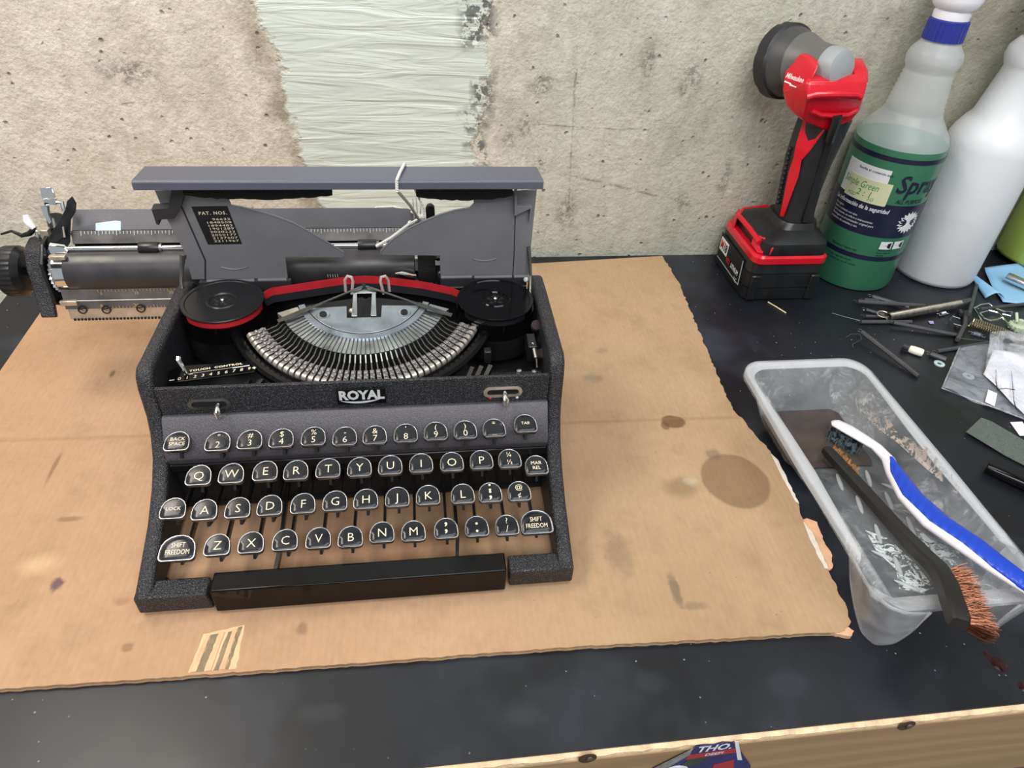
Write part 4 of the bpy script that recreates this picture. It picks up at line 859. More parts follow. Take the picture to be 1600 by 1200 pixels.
# ================================================================ cordless work light
M['red_p'] = mat('red_plastic', sc(206, 18, 40), .25, var=.08, vscale=30, coat=.3)
M['blk_rub'] = mat('black_rubber', sc(34, 34, 37), .5, var=.15, vscale=60, bump=.12, bscale=900)
M['blk_pl'] = mat('black_plastic', sc(26, 27, 28), .36, var=.2, vscale=60, bump=.08, bscale=700)
M['grey_pl'] = mat('dark_grey_plastic', sc(96, 95, 92), .42, var=.08, vscale=40)
M['ltgrey_pl'] = mat('light_grey_plastic', sc(150, 154, 155), .38, var=.05, vscale=40)
M['lens'] = mat('clear_lens', sc(220, 225, 230), .1, var=.03)
M['lbl_white'] = mat('label_white', sc(226, 226, 226), .5, var=.04)
M['lbl_red'] = mat('label_red', sc(196, 32, 46), .5, var=.04)
WLt = thing('work_light', 'red and black cordless work light standing on its battery beside the green bottle', 'work light', (37.5, 63, 0))
def rrect(cx, cy, hx, hy, r, z, n=5, shift=(0, 0)):
    pts = []
    for (sx_, sy_, a0) in ((1, 1, 0), (-1, 1, 90), (-1, -1, 180), (1, -1, 270)):
        for i in range(n): a = math.radians(a0 + 90*i/(n-1)); pts.append((cx + sx_*(hx - r) + r*math.cos(a) + shift[0], cy + sy_*(hy - r) + r*math.sin(a) + shift[1], z))
    return pts
bcx, bcy = 37.5, 63.2
mb = MB(); mb.loft([rrect(bcx, bcy, hx, hy, .9, z) for hx, hy, z in ((3.85, 4.25, 0), (4.0, 4.4, .15), (4.05, 4.45, 1.3), (3.9, 4.3, 1.35), (3.9, 4.3, 1.5), (4.05, 4.45, 1.55), (4.0, 4.4, 2.9), (3.85, 4.25, 2.95), (3.85, 4.25, 3.1), (3.95, 4.35, 3.15), (3.8, 4.2, 4.15))])
BT = mb.build('battery', M['blk_pl'], WLt, angle=30)
for sy_ in (-1,):
    for x in (-3.2, 3.2): MB().box(bcx + x - .5, bcx + x + .5, bcy + sy_*4.6, bcy + sy_*4.3, .1, 3.0).build('battery_rib', M['blk_pl'], BT, bevel=.15)
# label on the left face of the battery
MB().prism([(33.43, 60.2, .9), (33.43, 66.6, .9), (33.5, 66.9, 3.7), (33.5, 60.6, 3.7)], (-.06, 0, 0)).build('battery_label', M['matte'], BT)
fn = plane_fn((33.36, 66.2, 2.7), (0, -1, 0), (0, 0, 1))
MB().box(33.34, 33.40, 64.5, 66.5, 2.0, 3.4).build('label_box', M['lbl_white'], BT)
mb = MB(); text_on(mb, 'M', 1.25, plane_fn((33.32, 65.95, 2.68), (0, -1, 0), (0, 0, 1)), sx=.8, bold=.05); mb.build('label_lettering', M['lbl_red'], BT)
mb = MB(); text_on(mb, '18', 1.25, plane_fn((33.32, 65.05, 2.68), (0, -1, 0), (0, 0, 1)), sx=.75, bold=.05); mb.build('label_lettering', M['matte'], BT)
mb = MB(); text_on(mb, 'RED', .75, plane_fn((33.32, 64.2, 1.9), (0, -1, 0), (0, 0, 1)), align='LEFT', sx=.7, bold=.02); mb.build('label_lettering', M['lbl_red'], BT)
mb = MB(); text_on(mb, 'LITHIUM', .75, plane_fn((33.32, 62.9, 1.9), (0, -1, 0), (0, 0, 1)), align='LEFT', sx=.7, bold=.02); mb.build('label_lettering', M['lbl_white'], BT); mb = MB(); text_on(mb, 'XC', .7, plane_fn((33.32, 61.6, 1.1), (0, -1, 0), (0, 0, 1)), align='LEFT', sx=.8); mb.build('label_lettering', M['lbl_white'], BT)
mb = MB()
for a, b in (((33.36, 60.3, 1.0), (33.36, 66.5, 1.0)), ((33.36, 60.3, 1.0), (33.42, 60.7, 3.6))): mb.tube([a, b], .05, 6)
mb.build('label_border', M['ltgrey_pl'], BT)
# foot: red band and black top
mb = MB(); mb.loft([rrect(bcx + .1, bcy - .1, hx, hy, r, z) for hx, hy, r, z in ((3.85, 4.2, .9, 4.1), (4.0, 4.4, 1.0, 4.3), (4.0, 4.4, 1.0, 4.9), (3.8, 4.2, 1.0, 5.1))]); mb.build('red_band', M['red_p'], WLt)
mb = MB(); mb.loft([rrect(bcx + .35, bcy - .1, hx, hy, r, z, shift=(sh, 0)) for hx, hy, r, z, sh in ((3.5, 4.15, 1.0, 4.9, 0), (3.55, 4.2, 1.0, 5.3, 0), (3.5, 4.1, 1.1, 6.3, 0), (3.1, 3.5, 1.2, 6.7, .1), (2.2, 2.6, 1.2, 7.1, .6), (1.95, 2.3, 1.2, 7.7, .8))]); mb.build('foot_cover', M['blk_pl'], WLt)
mb = MB(); mb.prism([(34.0, 59.6, 5.15), (35.1, 58.9, 5.2), (35.2, 58.9, 6.0), (34.6, 60.0, 6.5), (34.0, 61.2, 6.2), (33.85, 61.0, 5.4)], (.25, .2, .1)); mb.build('red_cheek', M['red_p'], WLt, bevel=.08)
mb = MB(); mb.tube([(34.2, 60.0, 6.1), (34.1, 62.5, 6.35), (34.1, 65.6, 6.3), (35.2, 67.0, 6.3), (38, 67.2, 6.5)], .28, 8); mb.build('red_piping', M['red_p'], WLt)
mb = MB(); mb.prism([(33.6, 65.2, 4.9), (33.9, 66.9, 4.9), (34.9, 67.3, 5.0), (34.6, 67.1, 6.4), (33.9, 65.6, 6.2)], (.2, 0, .05)); mb.build('release_tab', M['red_p'], WLt, bevel=.1)
# handle
def ell(c, a, b, n=20, ang=0):
    return [(c[0] + a*math.cos(2*math.pi*i/n + ang)*abs(math.cos(2*math.pi*i/n + ang))**-.25 if abs(math.cos(2*math.pi*i/n+ang)) > 1e-3 else c[0], c[1] + b*math.sin(2*math.pi*i/n + ang)*abs(math.sin(2*math.pi*i/n + ang))**-.25 if abs(math.sin(2*math.pi*i/n+ang)) > 1e-3 else c[1], c[2]) for i in range(n)]
hc = [((38.7, 63.0, 7.2), 1.85, 2.1), ((38.55, 63.0, 8.6), 1.75, 2.0), ((38.3, 62.9, 11), 1.8, 2.05), ((38.2, 62.8, 13.5), 1.95, 2.2), ((38.2, 62.5, 16), 2.05, 2.3), ((38.2, 62.2, 18), 2.1, 2.3)]
MB().loft([ell(*h) for h in hc]).build('handle_grip', M['blk_rub'], WLt, angle=60)
for off, nm in ((-1, 'handle_stripe'),):
    mb = MB(); pts = [((36.7, 61.8, 8.0), .12), ((36.35, 61.5, 10.5), .32), ((36.1, 61.3, 12.6), .5), ((36.0, 61.2, 14.2), .36), ((35.95, 61.0, 15.4), .75), ((36.1, 60.9, 17.5), 1.15)]
    mb.loft([[(c[0] - .12, c[1] + w_, c[2]), (c[0] + w_*.9 + .1, c[1] - w_*.75, c[2]), (c[0] + w_*.9 + .35, c[1] - w_*.5 + .3, c[2]), (c[0] + .3, c[1] + w_, c[2])] for c, w_ in pts]); mb.build(nm, M['red_p'], WLt, bevel=.06)
mb = MB(); rings = []
for (x, y, z) in ((37.57,59.2,18.16), (38,59.8,16.79), (38.34,60.4,14.57), (38.63,60.7,12.11), (38.78,60.8,10.08), (38.8,60.7,7.87)):
    rings.append([(x - .35, y - .08, z), (x + .35, y - .08, z), (x + .35, y + .4, z), (x - .35, y + .4, z)])
mb.loft(rings); mb.build('grip_strip', M['blk_pl'], WLt, bevel=.06)
mb = MB()
for i in range(12): mb.ball((36.55 - .04*i, 63.0, 9 + .5*i), .22, 8, 6)
mb.build('finger_ridges', M['blk_rub'], WLt)
# red head housing: faceted yoke with two ears
def hull(pts, name, m_, parent, bevel=.25, seg=3):
    bm = bmesh.new()
    for p in pts: bm.verts.new(v3(p))
    bmesh.ops.convex_hull(bm, input=bm.verts); bmesh.ops.dissolve_limit(bm, angle_limit=.05, verts=bm.verts, edges=bm.edges)
    bm.verts.ensure_lookup_table(); bm.verts.index_update()
    k = MB(); used_ = [v for v in bm.verts if v.link_faces]; idx = {v: i for i, v in enumerate(used_)}
    k.add([v.co for v in used_], [tuple(idx[v] for v in f.verts) for f in bm.faces]); bm.free()
    return k.build(name, m_, parent, bevel=bevel, seg=seg)
HB = hull([(32.99,61.8,20.17), (33.58,61.5,19.04), (33.73,59.3,21.73), (39.24,59.3,21.82), (39.59,59.4,19.4), (39.46,60,18.18), (37.44,60,17.24), (35.08,60.3,18.04), (34.27,61,18.48),
      (36.2, 65.0, 21.5), (40.6, 64.5, 21.6), (36.4, 65.0, 17.6), (40.2, 64.6, 17.6), (33.89,58.9,20.69), (39.09,58.9,20.76), (34.12,60,22.06), (39.39,60,22.26)], 'head_housing', M['red_p'], WLt)
hull([(32.99,61.8,20.17), (32.92,62.2,21.74), (33.65,61.8,23.34), (34.14,60.8,23.3), (34.59,59.8,22.96), (34.13,59.4,21.71), (34.24,61.2,18.86), (35.2, 63.6, 20), (36.4, 63.8, 23.3), (35.6, 64, 22)], 'yoke_ear', M['red_p'], WLt, .15)
hull([(38.7,62,23.08), (39.01,61.5,23), (39.56,60.2,22.42), (39.41,59.4,21.69), (38.09,59.6,21.82), (38.29,60.8,22.65), (41.2, 64.0, 20.2), (41.0, 64, 22.6), (40.3, 64, 21.0)], 'yoke_ear', M['red_p'], WLt, .15)
# back recess on the housing and its ridges
a, b = Vector((33.57,58.75,20.73)), Vector((38.93,58.75,20.81))
mb = MB(); mb.tube([a + Vector((.2, 0, -.1)), a.lerp(b, .15) + Vector((0, -.15, .15)), a.lerp(b, .5) + Vector((0, -.2, .2)), a.lerp(b, .85) + Vector((0, -.15, .15)), b + Vector((-.2, 0, -.1))], .28, 10); mb.build('housing_ridge', M['red_p'], WLt)
c, d = Vector((34.98,59.3,19.11)), Vector((39.21,59.3,19.15))
mb = MB(); mb.tube([c + Vector((0, .1, .2)), c.lerp(d, .2) + Vector((0, -.1, -.1)), c.lerp(d, .5) + Vector((0, -.15, -.15)), c.lerp(d, .8) + Vector((0, -.1, -.1)), d + Vector((0, .1, .2))], .22, 10); mb.build('housing_ridge', M['red_p'], WLt)
mb = MB(); mb.tube([Vector((37.29,58.95,19.08)), Vector((37.38,59,18.39)), Vector((37.54,59.3,17.55)), Vector((37.86,59.8,16.49))], .42, 8); mb.build('strap_stub', M['blk_pl'], WLt)
# lettering on the left ear
e0 = Vector((33.34,60.95,21.46)); ex = (Vector((33.94,60.3,21.44)) - Vector((32.92,61.5,21.51))).normalized(); nrm = (Vector((0, 0, 38.5)) - e0).normalized(); ey = nrm.cross(ex).normalized()
e0 = e0 + nrm * .55
mb = MB(); text_on(mb, 'Milwaukee', .62, plane_fn(e0 + ey * .12, ex, ey), shear=.2, sx=.62, bold=.006)
for i, (u0, u1, vv) in enumerate(((-.75, -.1, -.42), (-.2, .45, -.55))): mb.prism([e0 + ex*u0 + ey*vv, e0 + ex*u1 + ey*(vv - .02), e0 + ex*u1 + ey*(vv + .06), e0 + ex*u0 + ey*(vv + .12)], nrm * .02)
mb.build('housing_lettering', M['lbl_white'], WLt, flat=True)
# grey pivoting head
h0 = Vector((36.6,60.6,22.57)); h1 = Vector((34.71,66,21.62)); ax = (h1 - h0).normalized(); Lh = (h1 - h0).length
def headpart(prof, name, m_, n=40): return MB().lathe(prof, h0, ax, n).build(name, m_, WLt, angle=30)
headpart([(.01, -.95), (1.1, -.9), (1.45, -.75), (1.66, -.35), (1.75, .6)], 'head_tail', M['ltgrey_pl'])
headpart([(1.76, .55), (1.85, 1.4), (2.0, 2.2), (2.35, 3.2), (2.6, 3.7)], 'head_barrel', M['grey_pl'])
headpart([(2.5, 3.6), (2.85, 4.6), (3.05, 5.2), (3.05, 5.25)], 'head_bell', mat('bell_grey', sc(66, 66, 66), .45))
mb = MB(); nb = 48
mb.loft([[h0 + ax*h + (lambda u, w: u*math.cos(2*math.pi*i/nb) + w*math.sin(2*math.pi*i/nb))(ax.orthogonal().normalized(), ax.cross(ax.orthogonal().normalized())) * (r - (.1 if i % 8 == 0 else 0)) for i in range(nb)] for r, h in ((3.0, 5.1), (3.26, 5.3), (3.28, 6.4), (3.15, 6.6), (2.8, 6.55), (2.7, 6.1))]); mb.build('head_rim', M['blk_rub'], WLt, angle=30)
headpart([(.01, 6.1), (2.7, 6.1), (2.7, 6.2), (.01, 6.2)], 'lens', M['lens'])

# ================================================================ spray bottles
t = NT('translucent_hdpe'); n1 = t.noise(30, 3)
t.set(Base_Color=t.mix(n1, sc(222, 228, 230), sc(236, 240, 242)), Roughness=.32, Alpha=.36); M['hdpe'] = t.m
t = NT('milky_hdpe'); n1 = t.noise(30, 3)
t.set(Base_Color=t.mix(n1, sc(244, 247, 250), sc(252, 253, 255)), Roughness=.35, Alpha=.74); M['hdpe2'] = t.m
translucent(M['hdpe'], (.9, .93, .95, 1), .08)
t = NT('green_cleaner'); t.set(Base_Color=sc(54, 112, 84), Roughness=.3); M['green_liq'] = t.m
t = NT('clear_water'); t.set(Base_Color=sc(150, 160, 172), Roughness=.1, Alpha=.5); M['water'] = t.m
M['navy'] = mat('navy_print', sc(24, 28, 52), .35, var=.08)
M['blue_cap'] = mat('blue_cap', sc(36, 46, 140), .35, var=.08)
M['white_pl'] = mat('white_plastic', sc(236, 236, 240), .3, var=.03)
M['tape'] = mat('masking_tape', sc(206, 208, 166), .7, var=.06, vscale=90, bump=.2, bscale=500)
M['ink_green'] = mat('green_marker', sc(46, 140, 66), .6)
body = [(3.9, 0.0), (4.25, .15), (4.37, .6), (4.37, 14.6), (4.3, 15.3), (3.95, 16.1), (3.3, 17.0), (2.75, 17.7)]
ribs = []
for i in range(9): z = 17.9 + i * .42; ribs += [(2.70 - .055*i, z), (2.57 - .055*i, z + .21)]
neck = [(2.15, 21.7), (2.35, 22.1), (2.45, 22.7), (2.3, 23.3), (1.75, 24.0), (1.5, 24.2), (1.5, 25.6)]
def cyl_fn(cx, cy, r, th0, z0, slant=0.0):
    return lambda x, y: Vector((cx + r*math.cos(math.radians(th0) + x / r), cy + r*math.sin(math.radians(th0) + x / r), z0 + y + slant * x))
def band(cx, cy, r, z0, z1, a0, a1, name, m_, par, n=48, th=.02):
    mb = MB(); mb.lathe([(r, z0), (r + th, z0), (r + th, z1), (r, z1), (r, z0)], (cx, cy, 0), (0, 0, 1), n, a0, a1, cap=False, ref=(1, 0, 0)); return mb.build(name, m_, par)
gx, gy = 48.25, 64.2
GB = thing('spray_bottle', 'translucent spray bottle of green cleaner with blue collar and printed label', 'bottle', (gx, gy, 0), 'spray bottles against the wall')
MB().lathe(body + ribs + neck, (gx, gy, 0), n=56).build('bottle_shell', M['hdpe'], GB, angle=60)
MB().lathe([(3.92, .0), (4.28, .15), (4.4, .6), (4.4, 14.6), (4.33, 15.2), (.01, 15.25)], (gx, gy, 0), n=56).build('liquid', M['green_liq'], GB)
nr = 56; mb = MB(); mb.loft([[(gx + (r - (.05 if i % 2 and 0 < j < 3 else 0))*math.cos(2*math.pi*i/nr), gy + (r - (.05 if i % 2 and 0 < j < 3 else 0))*math.sin(2*math.pi*i/nr), z) for i in range(nr)] for j, (r, z) in enumerate(((1.5, 24.25), (1.78, 24.25), (1.72, 25.9), (1.45, 26.0)))]); mb.build('collar', M['blue_cap'], GB, angle=20)
MB().lathe([(1.3, 25.9), (1.55, 26.0), (1.58, 26.5), (1.5, 26.7), (1.9, 27.0), (2.1, 27.6), (2.1, 28.6), (1.7, 29.8), (.1, 30.3)], (gx, gy, 0), n=36).build('sprayer_head', M['white_pl'], GB)
mb = MB(); mb.loft([rrect(gx, gy, hx, hy, .3, z, shift=(sx_*.6, sx_*.8)) for hx, hy, z, sx_ in ((1.0, 1.2, 28.3, 0), (1.1, 1.6, 29.5, -1.2), (1.0, 1.6, 30.6, -1.4))]); mb.build('sprayer_nozzle', M['white_pl'], GB, bevel=.1)
R0 = 4.41
A0, A1 = 170, 330
Gz = lambda p: p[1]
zs1 = (236.19,14.41)[1]; zs2 = (245.2,4.1)[1]
zn0 = (234.41,6.48)[1]; zn1 = (217.79,10)[1]
band(gx, gy, R0, zs1 - .25, zs1 + .2, 0, 360, 'label_stripe', M['navy'], GB, 72); band(gx, gy, R0, zs2 - .3, zs2 + .2, 0, 360, 'label_stripe', M['navy'], GB, 72)
band(gx, gy, R0, zn0, zn1, 0, 360, 'label_block', M['navy'], GB, 72)
tw0, tw1 = (146.43,12.59), (237.68,13.17)
zt = tw1[1] + .05
band(gx, gy, R0 + .025, zn1 + .02, zt + .1, 176, tw1[0], 'write_on_panel', M['lbl_white'], GB)
tp = (245.78,11)
mb = MB(); n_ = 24; th0, th1 = math.radians(186), math.radians(tp[0]); ztop = (216.18,12.04)[1]; zbt = (227.27,9.77)[1]
rg = []
for i in range(n_ + 1):
    th = th0 + (th1 - th0)*i/n_; j0, j1 = (random.uniform(-.1, .1), random.uniform(-.1, .1)) if i in (n_, 0) else (0, 0)
    rg.append([(gx + rr*math.cos(th + j0*.3), gy + rr*math.sin(th + j0*.3), z) for rr, z in ((4.45, zbt + j1), (4.48, zbt + j1), (4.48, ztop), (4.45, ztop))])
mb.loft(rg); mb.build('masking_tape', M['tape'], GB)
thm = (204.88,11.59)
mb = MB(); text_on(mb, 'Simple Green', 1.0, cyl_fn(gx, gy, 4.49, thm[0], (zbt+ztop)/2 + .45, 0), shear=.3, sx=.72); text_on(mb, '2 : 1', .9, cyl_fn(gx, gy, 4.49, thm[0] + 10, (zbt+ztop)/2 - .35, 0), shear=.2); text_on(mb, 'H2O', .5, cyl_fn(gx, gy, 4.49, thm[0] - 6, (zbt+ztop)/2 - .72, 0), shear=.3); text_on(mb, 'SG', .5, cyl_fn(gx, gy, 4.49, thm[0] + 20, (zbt+ztop)/2 - .75, 0), shear=.3)
mb.build('handwriting', M['ink_green'], GB, flat=True)
mb = MB(); text_on(mb, 'Escriba el contenido aquí', .34, cyl_fn(gx, gy, 4.47, thm[0] + 14, zt - .35, 0), bold=.004); mb.build('label_lettering', M['navy'], GB, flat=True)
mb = MB(); text_on(mb, 'La información de la seguridad', .62, cyl_fn(gx, gy, 4.45, thm[0] + 9, zn1 - .75, 0), shear=.2, sx=.78, bold=.01)
for i, s in enumerate(('No ingerir.', 'Evite el contacto con ojos.', 'Lea la etiqueta, se refiere a instrucciones', 'Manténgase en el contenedor original para', 'propósitos de cuidados y uso.')): text_on(mb, s, .33, cyl_fn(gx, gy, 4.45, thm[0] - 26, zn1 - 1.35 - .38*i, 0), align='LEFT', shear=.15, sx=.85)
mb.build('label_lettering', M['lbl_white'], GB, flat=True)
ts = (267.11,12.16); 
mb = MB(); text_on(mb, 'Spray', 2.5, cyl_fn(gx, gy, 4.44, ts[0] - 18, ts[1] - .1, 0), align='LEFT', shear=.15, sx=.9, bold=.05); mb.build('label_title', M['navy'], GB, flat=True); mb = MB(); text_on(mb, 'ALL PURPOSE', .62, cyl_fn(gx, gy, 4.44, ts[0] - 12, ts[1] - 1.75, 0), align='LEFT', shear=.2, sx=.8, bold=.01); text_on(mb, '(Todo uso)', .45, cyl_fn(gx, gy, 4.44, ts[0] - 2, ts[1] - 2.35, 0), align='LEFT', shear=.2)
tl_ = (197,4.48); tr_ = (262.36,4.59)
for i, s in enumerate(('Mantener fuera del', 'alcance de los niños', '', 'Keep out of reach', 'of children at all times')): text_on(mb, s, .36, cyl_fn(gx, gy, 4.44, tl_[0], tl_[1] + .2 - .4*i, 0), align='LEFT')
for i, s in enumerate(('Nozzle turns', 'from mist to', 'stream')): text_on(mb, s, .3, cyl_fn(gx, gy, 4.44, tr_[0] - 4, tr_[1] + .5 - .3*i, 0), align='LEFT')
text_on(mb, 'Adjustable', .5, cyl_fn(gx, gy, 4.44, tr_[0] - 4, tr_[1] - .55, 0), align='LEFT', shear=.2)
mb.build('label_lettering', M['navy'], GB, flat=True)
ic = (266.73,5.64)
for k in (0, 1):
    c_ = ic[0] + 19*k
    band(gx, gy, 4.43, ic[1] - .42, ic[1] + .42, c_ - 8, c_ + 8, 'nozzle_icon', M['lbl_white'], GB, 8)
    mb = MB(); f_n = cyl_fn(gx, gy, 4.46, c_, ic[1], 0); mb.add([f_n(.15, -.2), f_n(.52, -.36), f_n(.52, .36), f_n(.15, .2)], [(0, 1, 2, 3)]); mb.add([f_n(-.5, 0), f_n(.12, .03), f_n(.12, -.03)], [(0, 1, 2)]); mb.build('nozzle_icon_print', M['navy'], GB, flat=True)
sb_ = (283.1,8.16); f_n = cyl_fn(gx, gy, 4.45, sb_[0] + 3, sb_[1], 0); mb = MB(); star = []
for i in range(36): r = 1.35 if i % 2 else 1.0; star.append(f_n(r*math.cos(math.pi*i/18), r*.9*math.sin(math.pi*i/18)))
mb.add([f_n(0, 0)] + star, [(0, i + 1, (i + 1) % 36 + 1) for i in range(36)]); mb.build('starburst', M['lbl_white'], GB, flat=True)
# white bottle
wx, wy = 58.5, 64.2
WB = thing('spray_bottle', 'milky white spray bottle with some clear liquid, right of the green one', 'bottle', (wx, wy, 0), 'spray bottles against the wall')
MB().lathe(body[:-2] + [(3.5, 16.9), (3.05, 17.5), (2.2, 21.9), (2.35, 22.2), (2.6, 22.9), (2.5, 23.7), (1.9, 24.5), (1.5, 24.7), (1.5, 26)], (wx, wy, 0), n=56).build('bottle_shell', M['hdpe2'], WB, angle=60)
MB().lathe([(3.8, .15), (4.15, .3), (4.25, .7), (4.25, 4.9), (.01, 4.9)], (wx, wy, 0), n=48).build('liquid', M['water'], WB)
t = NT('smoky_plastic'); t.set(Base_Color=sc(150, 140, 150), Roughness=.3); M['smoky'] = t.m
MB().lathe([(1.5, 24.7), (1.75, 24.75), (1.7, 26.4), (1.4, 26.5), (1.5, 27), (1.9, 27.6), (1.9, 29), (.1, 30)], (wx, wy, 0), n=32).build('sprayer_head', M['smoky'], WB)
mb = MB(); mb.tube([(wx - 1.0, wy - .9, 28.2), (wx - 1.9, wy - 1.5, 27.0), (wx - 2.6, wy - 2.0, 25.6), (wx - 3.6, wy - 2.5, 24.4)], [.4, .36, .3, .12], 8); mb.build('trigger', mat('dark_trigger', sc(66, 60, 72), .35), WB)
# yellow-green bottle standing on the towel at the right edge
yx, yy = (68.09,62.6,0.5)[0] + 4.6, (68.09,62.6,0.5)[1] + 3.4
t = NT('yellow_green_liquid'); t.set(Base_Color=sc(176, 196, 92), Roughness=.2, Alpha=.92); M['yg'] = t.m
YB = thing('cleaner_bottle', 'yellow-green bottle cut off by the right edge, standing on the blue towel', 'bottle', (yx, yy, .6))
MB().lathe([(r*.95, z*.8 + .6) for r, z in body + neck], (yx, yy, 0), n=40).build('bottle_shell', M['yg'], YB, angle=60)
MB().lathe([(.3, 21.0), (1.6, 21.0), (1.5, 22.8), (.3, 22.9)], (yx, yy, 0), n=24).build('collar', M['white_pl'], YB)
# blue shop towel
t = NT('blue_paper_towel'); n1 = t.noise(500, 2); n2 = t.noise(25, 3)
t.set(Base_Color=t.mix(n2, sc(132, 186, 226), sc(160, 208, 240)), Roughness=.9, Normal=t.bump(n1, .25, .0006)); M['towel'] = t.m
tw = [(62.35,63.14,0.3), (60.67,57.66,0.3), (63.08,57.82,0.3), (64.25,56.5,0.3)]
mb = MB()
x0, y0 = 62.9, 56.0
def towel(u, v):
    # quad: front-left edge runs along the photographed hem, back edge near the wall
    A = Vector((64.6, 63.6, 0)); Bq = Vector((62.2, 56.9, 0)); Cq = Vector((86, 52, 0)); Dq = Vector((88, 66.5, 0))
    p = A*(1-u)*(1-v) + Bq*(1-u)*v + Cq*u*v + Dq*u*(1-v)
    z = .28 + .16*math.sin(9*u + 3*v) * math.sin(5*v + 2) + (.25 if v < .12 else 0)*(1 - v/.12)
    return (p.x, p.y, max(.08, z))
mb.grid(towel, 30, 20); tw_o = mb.build('shop_towel', M['towel'], solid=.08); tag(tw_o, 'folded light blue paper shop towel beside the white bottle', 'towel')
ha, hb, hcq, hd = [Vector(p) for p in ((62.69,63.44,0.2), (61.92,61.66,0.1), (60.83,57.84,0.1), (62.43,57.27,0.5))]
TF = MB(); TF.grid(lambda u, v: (ha*(1-u)*(1-v) + hb*(1-u)*v + hcq*u*v + hd*u*(1-v)) + Vector((0, 0, .45*math.sin(math.pi*v)*(.4+u) + .1)), 10, 8); TF.build('towel_fold', M['towel'], tw_o, solid=.06)
pn0, pn1 = Vector((65.24,60.87,1)), Vector((66.05,59.2,1)); dr = (pn1 - pn0).normalized()
mb = MB(); mb.tube([pn0 - dr*.1, pn0, pn0 + dr*.3, pn0 + dr*9], [.2, .45, .5, .5], 14); tag(mb.build('metal_rod', M['chrome']), 'polished metal rod lying on the blue towel', 'rod')

# ================================================================ paint tray
t = NT('smeared_translucent_tray')
n1 = t.noise(22, 5, .7); n2 = t.noise(90, 5, .75, .6); smear = t.math('MULTIPLY', t.rng(n1, .6, .7, 0, 1), t.rng(n2, .5, .56, 0, 1))
o = t.sep()
smear = t.math('MULTIPLY', smear, t.rng(o[1], -.09, -.02, .5, 1))
haze = t.rng(t.noise(14, 4, .6), .35, .7, 0, 1)
scuff = t.rng(t.noise(60, 6, .85, 1.8), .5, .66, 0, .9)
col = t.mix(smear, t.mix(haze, sc(206, 212, 216), sc(226, 230, 233)), sc(206, 194, 184))
al = t.math('ADD', t.rng(haze, 0, 1, .06, .17), t.math('ADD', t.math('MULTIPLY', smear, .5), t.math('MULTIPLY', scuff, t.rng(n1, .4, .65, .03, .4))), clamp=True)
t.set(Base_Color=col, Roughness=t.rng(smear, 0, 1, .28, .6), Alpha=al); M['tray'] = t.m
t = NT('milky_tray_rim'); t.set(Base_Color=sc(232, 234, 238), Roughness=.3, Alpha=.34); M['tray_rim'] = t.m
t = NT('clear_tray_leg'); n1 = t.noise(40, 5, .7, 1); t.set(Base_Color=sc(232, 234, 238), Roughness=.25, Alpha=t.rng(n1, .4, .7, .16, .34)); M['tray_leg'] = t.m
TR = thing('paint_tray', 'small translucent plastic paint tray holding dirty liquid and two brushes', 'tray', (30.6, 31, 0))
def zf(y):
    if y > 41.3: return 4.9
    if y > 39.7: return .4 + (y - 39.7) / 1.6 * 4.5
    if y > 35.2: return .4
    if y > 34.0: return .4 + (35.2 - y) / 1.2 * .8
    if y > 21.5: return 1.2 + (34 - y) / 12.5 * 2.8
    return 4.0 + (21.5 - y) * .35
def xo(y):
    d = 0
    if y > 40.2: d = 1.9 - math.sqrt(max(0, 1.9**2 - (y - 40.2)**2))
    return 25.25 + d
mid_ = 30.58
ys = [42.05, 41.9, 41.6, 41.3, 40.9, 40.3, 39.7, 39.2, 37.5, 35.6, 35.2, 34.6, 34.0, 32, 29, 26, 23.5, 21.5, 20.6, 20.2]
rings = []
for y in ys:
    z = zf(y); a = xo(y); ri = a + .75; w0 = 27.6 + (max(0, y - 39.7) * -.2); xl_ = w0 - (z - .4) * (w0 - ri) / 4.6
    xl_ = max(ri, xl_); L = [(a - .02, 4.62), (a, 5.0), (a + .12, 5.1), (ri - .1, 5.08), (ri, 4.95), ((ri + xl_) / 2, (4.95 + z) / 2), (xl_, min(4.9, z + .25)), (xl_ + .3, z)]
    if y > 41.2: L = [(a, 4.62), (a, 5.0), (a + .12, 5.1), (a + .4, 5.1), (a + .6, 5.08), (a + .7, 5.06), (a + .8, 5.04), (a + 1.1, 5.0 if y > 41.5 else 4.9)]
    full = L + [(mid_ - 1.2, L[-1][1]), (mid_ + 1.2, L[-1][1])] + [(2*mid_ - x, zz) for x, zz in L[::-1]]
    rings.append([(x, y, zz) for x, zz in full])
mb = MB(); mb.loft(rings, cap=False, closed=False); mb.build('tray_body', M['tray'], TR, solid=.1, angle=50)
# thick rolled rim
rim = [(25.55, y) for y in (23.0, 26, 30, 34, 38, 40.2)]
for i in range(1, 7): a = math.radians(180 - 15*i); rim.append((25.55 + 1.7 + 1.7*math.cos(a), 40.2 + 1.65*math.sin(a)))
rim += [(2*mid_ - x, y) for x, y in rim[::-1]]
mb = MB(); mb.loft([[(x + .0, y, 4.98) if 0 else Vector((x, y, 5.0)) + Vector((mid_ - x, 31 - y, 0)).normalized() * d + Vector((0, 0, h)) for d, h in ((-.34, -.4), (-.38, .02), (-.25, .12), (.3, .10), (.62, -.06), (.58, -.16), (-.2, -.0), (-.24, -.4))] for x, y in rim]); mb.build('tray_rim', M['tray_rim'], TR, angle=60)
